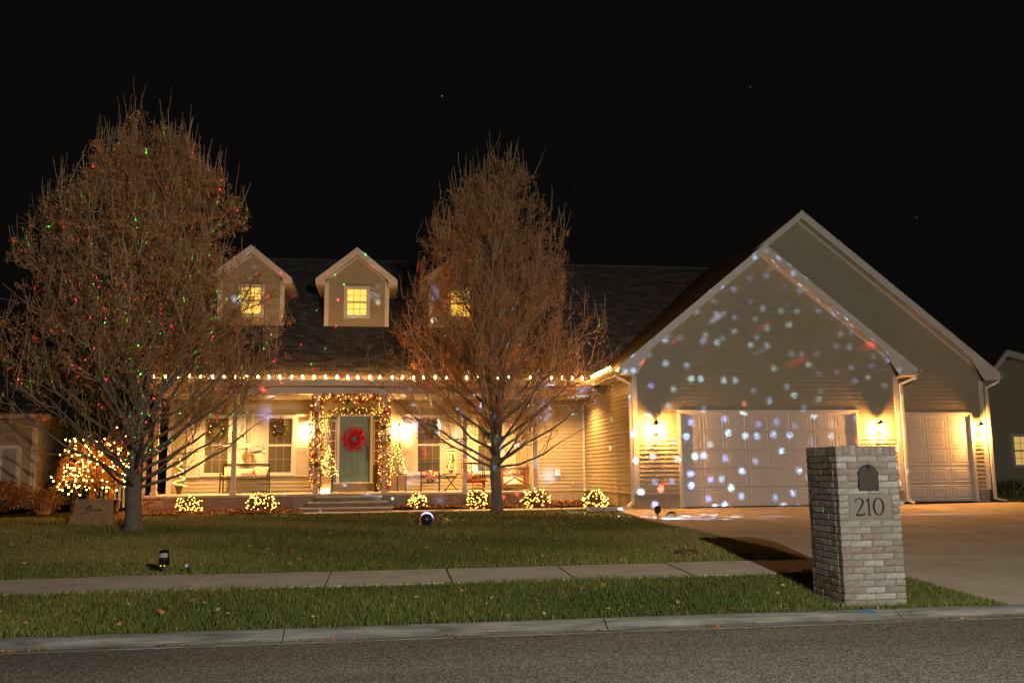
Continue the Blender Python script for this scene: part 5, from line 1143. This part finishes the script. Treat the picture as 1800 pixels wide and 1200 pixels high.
# ------------------------------------------------------------------ left side: weeping tree with lights, stone, neighbour
def weeping(x, y, z0):
    T = thing('weeping_tree', 'small weeping tree wrapped in warm lights behind the stone', 'tree', (x, y, z0)); g = G()
    for dx, lean in ((-0.10, -0.02), (0.30, 0.10)): g.tube([(x+dx, y, z0-0.1), (x+dx+lean*0.5, y, z0+0.45), (x+dx+lean, y, z0+0.85)], [0.085, 0.07, 0.06], 8)
    g.build('trunk', M('lit_bark', (0.26, 0.15, 0.075), 0.9, 0.1, var=0.3, vs=15, bump=0.6, bs=30), T, smooth=True)
    g = G(); pts = []
    for k in range(60):
        a = RNG.uniform(0, 6.28); r = RNG.uniform(0.45, 0.98); top = RNG.uniform(1.3, 2.25)*(1-0.25*(r-0.5)); rx = 0.92*r; ry = 0.8*r
        p0 = (x+0.05, y, z0+0.8); p1 = (x+0.45*rx*math.cos(a), y+0.45*ry*math.sin(a), z0+top*0.85); p2 = (x+0.9*rx*math.cos(a), y+0.9*ry*math.sin(a), z0+top); p3 = (x+1.1*rx*math.cos(a+.1), y+1.05*ry*math.sin(a+.1), z0+top-RNG.uniform(0.2, 0.6)); p4 = (x+1.12*rx*math.cos(a+.15), y+1.08*ry*math.sin(a+.15), z0+max(0.75, top-RNG.uniform(0.7, 1.4)))
        pth = [p0, p1, p2, p3, p4]; g.tube(pth, [0.022, 0.014, 0.010, 0.007, 0.004], 4, t=RNG.uniform(.5, 1))
        for q in range(9):
            s = RNG.uniform(1.0, 3.98); i = int(s); f = s-i; p = Vector(pth[i]).lerp(Vector(pth[i+1]), f)
            e = p+Vector((RNG.gauss(0, .12), RNG.gauss(0, .12), RNG.gauss(-0.02, .10))); g.tube([p, e], [0.006, 0.003], 3, t=RNG.uniform(.4, 1))
            if RNG.random() < 0.38: pts.append(tuple(e))
    for k in range(40):
        a = RNG.uniform(0, 6.28); r = RNG.uniform(0.5, 1.15); g.tube([(x+0.03, y, z0+0.75), (x+0.5*r*math.cos(a), y+0.5*r*math.sin(a), z0+0.92), (x+r*math.cos(a), y+r*math.sin(a), z0+0.98+RNG.uniform(-0.08, 0.12))], [0.02, 0.012, 0.005], 4, t=RNG.uniform(.5, 1))
    g.build('branches', tintmat('weeping_twigs', [(0, (0.14, 0.075, 0.035)), (1, (0.34, 0.2, 0.1))], 0.9, 0.1), T, kind='stuff')
    s = thing('light_string', 'dense warm lights wound through the weeping tree at far left', 'string lights', (x, y, z0+1.2))
    bulbs_on(pts, 0.0155, 'bulbs', M('warm_tree_bulb', (1, 0.8, 0.5), 0.3, 0.3, emit=(1.0, 0.36, 0.05), es=75.0), s); g = G(); pts.sort(key=lambda p: (round(p[2]*5), p[0])); g.tube(pts, 0.0025, 3); g.build('wire', M('green_wire', (0.02, 0.035, 0.015)), s)
weeping(-7.32, 24.0, -0.05)
ST = thing('boulder', 'flat-faced sandstone boulder with an engraved name beside the left tree', 'boulder', (-6.35, 21.3, -0.1))
g = G(); nx, nz = 14, 7; V = []
for s in (0, 1):
    for j in range(nz+1):
        for i in range(nx+1):
            u, v = i/nx, j/nz; xl = -7.06+0.16*v; xr = -6.10+0.06*v; jit = 0.018 if 0 < i < nx and 0 < j < nz else 0.03
            V.append((xl+(xr-xl)*u+RNG.gauss(0, jit*0.5), 21.2+0.12*v+s*(0.34-0.14*v)+RNG.gauss(0, jit*0.35), -0.16+0.60*v+RNG.gauss(0, jit*0.35)+0.02*math.sin(u*5)*v))
m = (nx+1)*(nz+1); F = []
for j in range(nz):
    for i in range(nx): a = j*(nx+1)+i; F += [(a, a+1, a+nx+2, a+nx+1), (m+a, m+a+nx+1, m+a+nx+2, m+a+1)]
for i in range(nx): a = nz*(nx+1)+i; F.append((a, a+1, m+a+1, m+a))
for j in range(nz): a = j*(nx+1); F.append((a, a+nx+1, m+a+nx+1, m+a)); b = a+nx; F.append((b, m+b, m+b+nx+1, b+nx+1))
g.add(V, F); g.build('stone', STONE, ST)
ribbon([(-6.80, 0.16), (-6.72, 0.14), (-6.67, 0.19), (-6.64, 0.28), (-6.60, 0.32), (-6.59, 0.28)], [0.004, 0.007, 0.007, 0.007, 0.005, 0.003], 21.245, 0.025, 'engraving', M('engraved', (0.085, 0.05, 0.03), 0.9, 0.1), ST)
ribbon([(-6.62+0.022*k, 0.215+0.022*math.sin(k*1.5)+0.006*math.sin(k*0.9)) for k in range(14)], 0.0045, 21.26, 0.032, 'engraving', M('engraved', (0.085, 0.05, 0.03)), ST)

def simple_house(t, parts): pass
LH = thing('neighbour_house', 'dim neighbouring house with lap siding at the left edge', 'house', (-14, 30, 0))
siding('siding', LH, -22, -9.95, 0.1, 2.75, 27.0, 'X', -1); siding('siding', LH, 27.0, 36, 0.1, 2.75, -9.95, 'Y', 1)
g = G(); g.box(-10.05, -9.92, 26.95, 27.03, 0.1, 2.7); g.build('corner_board', WHITE, LH)
g = G(); g.prism([(-22.5, 26.55, 2.85), (-9.45, 26.55, 2.70), (-9.45, 31.5, 5.6), (-22.5, 31.5, 5.6)], (0, 0, 0.06)); g.build('roof', ROOFX, LH)
g = G(); g.prism([(-22.5, 26.53, 2.72), (-9.45, 26.53, 2.57), (-9.45, 26.53, 2.70), (-22.5, 26.53, 2.85)], (0, 0.03, 0)); g.build('fascia', WHITE, LH)
g = G(); g.prism([(-22, 26.56, 2.73), (-9.46, 26.56, 2.58), (-9.46, 27.0, 2.60), (-22, 27.0, 2.74)], (0, 0, 0.012)); g.build('eave_soffit', SOFFIT, LH)
g = G(); g.box(-10.42, -10.30, 26.93, 26.99, 0.1, 1.75); g.box(-10.9, -10.8, 26.93, 26.99, 0.1, 1.75); g.box(-10.42-0.5, -10.30, 26.93, 26.99, 1.75, 1.85); g.build('door_frame', WHITE, LH)
g = G(); g.box(-10.80, -10.42, 26.95, 26.98, 0.1, 1.75); g.build('side_door', M('grey_door', (0.3, 0.29, 0.28), 0.5, 0.3), LH)

def bush(name, label, x, y, z0, w, d, h, n, mat, leafL, group=None, stems=True, cat='shrub'):
    t = thing(name, label, cat, (x, y, z0), group); g = G()
    for k in range(26):
        a = RNG.uniform(0, 6.28); r = RNG.uniform(0.2, 0.95); g.tube([(x+0.15*w*math.cos(a), y+0.15*d*math.sin(a), z0), (x+0.35*w*r*math.cos(a), y+0.35*d*r*math.sin(a), z0+h*0.5), (x+0.5*w*r*math.cos(a), y+0.5*d*r*math.sin(a), z0+h*RNG.uniform(0.75, 1.0))], [0.014, 0.009, 0.004], 4, t=RNG.uniform(.2, .7))
    g.build('stems', TWIG, t, kind='stuff'); g = G()
    cl = [(RNG.uniform(0, 6.28), RNG.uniform(-0.9, 1), RNG.uniform(0.55, 1.0)) for _ in range(80)]
    for k in range(n):
        a, c, sc = RNG.choice(cl); rr = math.sqrt(max(0, 1-c*c)); s = leafL*2.2
        p = (x+w/2*rr*math.cos(a)*sc+RNG.gauss(0, s*0.5), y+d/2*rr*math.sin(a)*sc+RNG.gauss(0, s*0.5), z0+h*0.5+h*0.48*c*sc+RNG.gauss(0, s*0.45))
        g.leaf(p, leafL*RNG.uniform(0.7, 1.2), leafL*0.6)
    g.build('foliage', mat, t, kind='stuff'); return t
HYD = tintmat('hydrangea_dry', [(0, (0.10, 0.04, 0.015)), (0.6, (0.24, 0.105, 0.035)), (1, (0.36, 0.19, 0.07))], 0.85, 0.1)
bush('hydrangea_bush', 'wide brown dried hydrangea bush at the left edge of the lawn', -10.6, 25.4, -0.05, 2.6, 1.5, 1.05, 5200, HYD, 0.065)
bush('hydrangea_bush', 'lower brown dried bush beside the neighbouring house corner', -9.35, 26.2, -0.05, 1.0, 1.0, 0.75, 1500, HYD, 0.06)
def evergreen(x, y, h, r, label):
    t = thing('evergreen_tree', label, 'tree', (x, y, 0)); g = G(); g.tube([(x, y, -0.1), (x, y, h*0.9)], [0.12, 0.02], 7); g.build('trunk', BARK, t); g = G()
    for k in range(3800):
        f = RNG.random()**0.8; a = RNG.uniform(0, 6.28); q = r*(1-f)**0.8*RNG.uniform(0.3, 1.0)*(0.8+0.2*math.sin(a*5+f*20)); g.leaf((x+q*math.cos(a), y+q*math.sin(a), 0.15+h*f), 0.16, 0.045, (math.cos(a), math.sin(a), RNG.uniform(-0.5, 0.3)))
    g.build('crown', PINE, t, kind='stuff')
evergreen(-9.2, 30.0, 4.2, 1.5, 'dark evergreen between the neighbouring house and the lit weeping tree'); evergreen(-9.15, 28.0, 3.1, 1.0, 'dark evergreen against the corner of the left neighbouring house'); evergreen(-8.1, 33.5, 3.4, 1.4, 'dark evergreen farther back, left of the porch')
F_ = thing('picket_fence', 'short dim picket fence far behind the weeping tree', 'fence', (-8.6, 29, 0))
for k in range(8): g = G(); x = -9.0+k*0.13; g.prism([(x, 29.0, 0), (x+0.07, 29.0, 0), (x+0.07, 29.0, 0.8), (x+0.035, 29.0, 0.86), (x, 29.0, 0.8)], (0, 0.02, 0)); g.build('picket', WHITE, F_)
g = G(); g.box(-9.05, -7.95, 29.021, 29.05, 0.2, 0.27); g.box(-9.05, -7.95, 29.021, 29.05, 0.6, 0.67); g.build('rail', WHITE, F_, kind='stuff')
t = thing('hedge', 'dark tall hedge closing the side yard at far left', 'hedge', (-9, 38, 0)); g = G()
for k in range(4500): g.leaf((RNG.uniform(-16, -6.9), 38+RNG.uniform(-0.5, 0.5), RNG.uniform(0, 2.6)), 0.22, 0.10)
g.build('foliage', PINE, t, kind='stuff')

# ------------------------------------------------------------------ right side neighbour
RH = thing('neighbour_house', 'dim neighbouring house with gable roof and one lit window at right', 'house', (25, 30, 0))
gx, gz1 = 22.55, 5.25
siding('siding', RH, 20.9, 30, 0.25, 4.9, 30.0, 'X', -1, lambda z: (20.9 if z < 3.3 else 20.9+(z-3.3)/1.0, 30))
siding('siding', RH, 30.0, 40, 0.25, 3.3, 20.9, 'Y', -1)
g = G(); g.prism([(20.65, 29.7, 3.2), (22.58, 29.7, 5.30), (22.58, 40, 5.30), (20.65, 40, 3.2)], (0, 0, -0.06)); g.build('roof', ROOFY, RH)
g = G(); g.prism([(22.585, 29.7, 5.30), (30, 29.7, 0.95+2.4), (30, 40, 3.35), (22.585, 40, 5.30)], (0, 0, -0.06)); g.build('roof', ROOFY, RH)
g = G(); g.prism([(20.65, 29.67, 3.14), (22.58, 29.67, 5.24), (22.58, 29.67, 5.0), (20.65, 29.67, 2.9)], (0, 0.03, 0)); g.build('rake_board', WHITE, RH)
g = G(); g.prism([(22.58, 29.67, 5.24), (30, 29.67, 3.29), (30, 29.67, 3.05), (22.58, 29.67, 5.0)], (0, 0.03, 0)); g.build('rake_board', WHITE, RH)
g = G(); g.prism([(22.58, 29.7, 5.02), (30, 29.7, 3.07), (30, 30.0, 3.07), (22.58, 30.0, 5.02)], (0, 0, 0.02)); g.build('rake_soffit', SOFFIT, RH)
window(22.68, 23.5, 1.0, 2.08, 29.98, LITWIN2, 3, 2, RH)
bx2 = G(); bx2.box(20.92, 30, 29.98, 30.2, -0.2, 0.249); bx2.build('foundation', FOUND, RH)
bush('foundation_shrub', 'low dark shrub against the right neighbouring house', 21.9, 29.3, 0, 1.6, 0.9, 0.5, 900, PINE, 0.06)
g = grass('lawn_grass', 9000, (16, 18, 23, 24), 0.04, 0.07, 0.005) if False else None
n = 26000; x = NR.uniform(17.1, 24.5, n); y = NR.uniform(23.4, 30, n); h = NR.uniform(0.04, 0.08, n); a = NR.uniform(0, 6.28, n)
V = np.stack([np.c_[x-0.006*np.cos(a), y-0.006*np.sin(a), np.full(n, -0.06)], np.c_[x+0.006*np.cos(a), y+0.006*np.sin(a), np.full(n, -0.06)], np.c_[x+NR.normal(0, .02, n), y+NR.normal(0, .02, n), h-0.02]], 1)
o = npmesh('side_grass', V.reshape(-1, 3), np.arange(n*3).reshape(-1, 3), GRASSM, np.clip(NR.normal(0.4, .2, n), 0, 1), kind='stuff'); tag(o, 'grass strip between the garage and the right neighbour', 'grass')

# ------------------------------------------------------------------ lawn fixtures
def dotlight(name, loc, power, scale, size, soft, cols, aim, cosmin, keep=0.0, r=0.0, slide=False, falloff='Linear'):
    """projector: a lamp whose lens throws a field of coloured dots"""
    d = bpy.data.lights.new(name, 'POINT'); d.energy = power; d.shadow_soft_size = r; d.use_nodes = True
    nt = d.node_tree; em = nt.nodes['Emission']; tc = nt.nodes.new('ShaderNodeTexCoord')
    v = nt.nodes.new('ShaderNodeTexVoronoi'); v.inputs['Scale'].default_value = scale; v.inputs['Randomness'].default_value = 0.9; nt.links.new(tc.outputs['Normal'], v.inputs['Vector'])
    if slide:   # flat slide: the field is square-on to a wall facing -Y
        sp_ = nt.nodes.new('ShaderNodeSeparateXYZ'); nt.links.new(tc.outputs['Normal'], sp_.inputs[0]); q = []
        mxn = nt.nodes.new('ShaderNodeMath'); mxn.operation = 'MAXIMUM'; mxn.inputs[1].default_value = 0.05; nt.links.new(sp_.outputs[1], mxn.inputs[0])
        cbn = nt.nodes.new('ShaderNodeCombineXYZ')
        for ii, ax in ((0, 0), (1, 2)):
            dv = nt.nodes.new('ShaderNodeMath'); dv.operation = 'DIVIDE'; nt.links.new(sp_.outputs[ax], dv.inputs[0]); nt.links.new(mxn.outputs[0], dv.inputs[1]); nt.links.new(dv.outputs[0], cbn.inputs[ii])
        v.voronoi_dimensions = '2D'; nt.links.new(cbn.outputs[0], v.inputs['Vector'])
    m = nt.nodes.new('ShaderNodeMapRange'); m.inputs[1].default_value = size*soft; m.inputs[2].default_value = size; m.inputs[3].default_value = 1; m.inputs[4].default_value = 0; nt.links.new(v.outputs['Distance'], m.inputs[0])
    sc = nt.nodes.new('ShaderNodeSeparateColor'); nt.links.new(v.outputs['Color'], sc.inputs[0])
    rp = nt.nodes.new('ShaderNodeValToRGB'); rp.color_ramp.interpolation = 'CONSTANT'
    while len(rp.color_ramp.elements) < len(cols): rp.color_ramp.elements.new(0.5)
    for e, (p, c) in zip(rp.color_ramp.elements, cols): e.position = p; e.color = (*c, 1)
    nt.links.new(sc.outputs[0], rp.inputs[0])
    dp = nt.nodes.new('ShaderNodeVectorMath'); dp.operation = 'DOT_PRODUCT'; a_ = Vector(aim).normalized(); dp.inputs[1].default_value = a_; nt.links.new(tc.outputs['Normal'], dp.inputs[0])
    gt = nt.nodes.new('ShaderNodeMath'); gt.operation = 'GREATER_THAN'; gt.inputs[1].default_value = cosmin; nt.links.new(dp.outputs['Value'], gt.inputs[0])
    m2 = nt.nodes.new('ShaderNodeMath'); m2.operation = 'MULTIPLY'; nt.links.new(m.outputs[0], m2.inputs[0]); nt.links.new(gt.outputs[0], m2.inputs[1])
    br = nt.nodes.new('ShaderNodeMapRange'); br.inputs[3].default_value = 0.25; br.inputs[4].default_value = 1.3; nt.links.new(sc.outputs[1], br.inputs[0])
    m3 = nt.nodes.new('ShaderNodeMath'); m3.operation = 'MULTIPLY'; nt.links.new(m2.outputs[0], m3.inputs[0]); nt.links.new(br.outputs[0], m3.inputs[1])
    fo = nt.nodes.new('ShaderNodeLightFalloff'); nt.links.new(m3.outputs[0], fo.inputs[0])   # narrow collimated beams
    nt.links.new(rp.outputs[0], em.inputs[0]); nt.links.new(fo.outputs[falloff], em.inputs[1])
    o = bpy.data.objects.new(name, d); COL.objects.link(o); o.location = loc; return o
# stake projector aimed at the garage
PX, PY = 6.02, 19.75; pz = gz(0, PY)
t = thing('stake_projector', 'small projector on a stake at the lawn edge by the driveway', 'projector', (PX, PY, pz))
g = G(); g.tube([(PX, PY, pz-0.1), (PX, PY, pz+0.16)], 0.012, 6); g.build('stake', BLACK, t)
g = G(); g.lathe([(0.01, -0.10), (0.05, -0.085), (0.075, -0.03), (0.085, 0.03), (0.085, 0.05), (0.07, 0.05)], (0, 0, 0), 14); Rq = Euler((rad(-58), 0, rad(-28))).to_matrix(); g.v = [tuple(Rq @ Vector(v)+Vector((PX, PY, pz+0.22))) for v in g.v]; g.build('housing', BLACK, t, smooth=True)
g = G(); g.lathe([(0.001, 0.045), (0.07, 0.045), (0.06, 0.065), (0.001, 0.085)], (0, 0, 0), 14); g.v = [tuple(Rq @ Vector(v)+Vector((PX, PY, pz+0.22))) for v in g.v]; g.build('lens', COOLE, t, smooth=True)
lensp = Rq @ Vector((0, 0, 0.13))+Vector((PX, PY, pz+0.22))
BW = [(0.0, (0, 0, 0)), (0.28, (0.34, 0.56, 1.0)), (0.55, (0.28, 0.36, 1.0)), (0.80, (0.45, 0.78, 1.0)), (0.992, (1.0, 0.25, 0.2))]
dotlight('garage_dots', lensp, 900, 5.6, 0.25, 0.0, BW, (0.62, 0.72, 0.25), -0.02, slide=True)
g = G(); pts = [(PX+0.35+0.14*math.cos(a)*(1-a/30), PY+0.1, pz+0.06+0.12*abs(math.sin(a))*(1-a/30)) for a in np.linspace(0, 12, 40)]; g.tube([(PX, PY, pz+0.05)]+pts, 0.006, 4); tag(g.build('curled_cord', BLACK), 'curled black cord beside the stake projector', 'cord')
dotlight('driveway_dots', lensp, 12000, 15.0, 0.26, 0.0, BW, (0.8, 0.1, -0.55), 0.78)
# dome projector under the middle tree
QX, QY = 0.82, 19.6; qz = gz(0, QY)+0.01
t = thing('dome_projector', 'glowing dome projector on the lawn left of the middle tree', 'projector', (QX, QY, qz))
g = G(); Rq = Euler((rad(-42), rad(20), rad(8))).to_matrix(); g.lathe([(0.03, -0.14), (0.10, -0.11), (0.135, -0.02), (0.14, 0.03), (0.12, 0.03)], (0, 0, 0), 16); g.v = [tuple(Rq @ Vector(v)+Vector((QX, QY, qz+0.11))) for v in g.v]; g.build('housing', M('dark_plastic', (0.03, 0.03, 0.05), 0.3, 0.5), t, smooth=True)
g = G(); g.lathe([(0.141, 0.028), (0.138, 0.055), (0.105, 0.105), (0.055, 0.135), (0.001, 0.145)], (0, 0, 0), 16); g.v = [tuple(Rq @ Vector(v)+Vector((QX, QY, qz+0.11))) for v in g.v]; g.build('lens', PURPE, t, smooth=True)
g = G(); g.bar((QX-0.16, QY-0.02, qz-0.03), (QX-0.10, QY-0.02, qz+0.10), 0.03); g.build('bracket', PINEW, t)
lq = Rq @ Vector((0, 0, 0.20))+Vector((QX, QY, qz+0.11))
RB = [(0.0, (0, 0, 0)), (0.40, (1.0, 0.05, 0.07)), (0.78, (0.4, 0.5, 1.0)), (0.93, (0.8, 0.95, 1.0))]
dotlight('tree_dots', lq, 1500, 17.0, 0.20, 0.3, RB, (0.30, 0.60, 0.75), 0.15)
dotlight('grass_spill', (QX+0.20, QY-0.04, qz+0.15), 26, 11.0, 0.42, 0.1, [(0, (1, 0.06, 0.08)), (0.85, (0.6, 0.5, 1))], (0.75, 0.0, -0.65), 0.80, falloff='Quadratic')
# laser cylinder aimed at the left tree
CX, CY = -2.95, 12.62; cz = gz(0, CY)
t = thing('laser_projector', 'black laser projector cylinder with white label on a stake by the sidewalk', 'projector', (CX, CY, cz))
g = G(); g.tube([(CX, CY, cz-0.1), (CX, CY, cz+0.10)], 0.022, 8); g.build('stake', BLACK, t)
g = G(); Rq = Euler((rad(-8), rad(-4), 0)).to_matrix(); cc = Vector((CX, CY, cz+0.19)); g.lathe([(0.055, -0.095), (0.066, -0.085), (0.068, 0.085), (0.058, 0.105), (0.03, 0.105)], (0, 0, 0), 18); g.v = [tuple(Rq @ Vector(v)+cc) for v in g.v]; g.build('housing', M('black_gloss', (0.008, 0.008, 0.01), 0.25, 0.5), t, smooth=True)
g = G(); vs = []
for k in range(9):
    a = rad(205+k*14); vs += [(0.0695*math.cos(a), 0.0695*math.sin(a), 0.005), (0.0695*math.cos(a), 0.0695*math.sin(a), 0.06)]
g.add([tuple(Rq @ Vector(v)+cc) for v in vs], [(2*k, 2*k+2, 2*k+3, 2*k+1) for k in range(8)]); g.build('paper_label', M('label_paper', (0.30, 0.32, 0.31), 0.7, 0.2), t)
g = G()
for dx in (-0.025, 0.02): g.ball((CX+dx, CY-0.062, cz+0.10), 0.010, 8, 6)
g.build('indicator', M('indicator_led', (0.7, 0.7, 0.1), 0.4, 0.3, emit=(0.8, 0.75, 0.02), es=0.7), t)
LG = [(0.0, (1.0, 0.02, 0.08)), (0.5, (0.02, 1.0, 0.08))]
dotlight('laser_dots', (CX, CY+0.03, cz+0.42), 14000, 52.0, 0.115, 0.5, LG, (-0.27, 0.83, 0.49), 0.915)
t = thing('spotlight', 'small tipped silver spotlight on the lawn beside the laser projector', 'spotlight', (-2.62, 12.5, gz(0, 12.5)))
sx, sy2, sz2 = -2.64, 12.50, gz(0, 12.5)+0.10; g = G(); Rq = Euler((rad(60), rad(50), 0)).to_matrix(); g.lathe([(0.015, -0.05), (0.026, -0.035), (0.034, 0.02), (0.034, 0.04), (0.022, 0.04)], (0, 0, 0), 12); g.v = [tuple(Rq @ Vector(v)+Vector((sx, sy2, sz2))) for v in g.v]; g.build('head', M('brushed_metal', (0.26, 0.26, 0.27), 0.3, 0.5, metal=0.8), t, smooth=True)
g = G(); g.tube([(sx+0.02, sy2, sz2-0.02), (sx+0.10, sy2, sz2-0.09), (sx+0.12, sy2, sz2-0.16)], 0.014, 6); g.build('stake', BLACK, t)
# valve box ring in the lawn
vx, vy = 4.52, 13.4; vz = gz(0, vy); g = G(); g.lathe([(0.17, -0.05), (0.18, 0.035), (0.175, 0.05), (0.15, 0.05), (0.145, 0.0)], (vx, vy, vz), 22); t = g.build('valve_box', M('rusty_ring', (0.10, 0.05, 0.03), 0.6, 0.4, var=0.4, vs=12), None, smooth=True); tag(t, 'round brown valve box ring sunk in the lawn near the driveway', 'valve box')
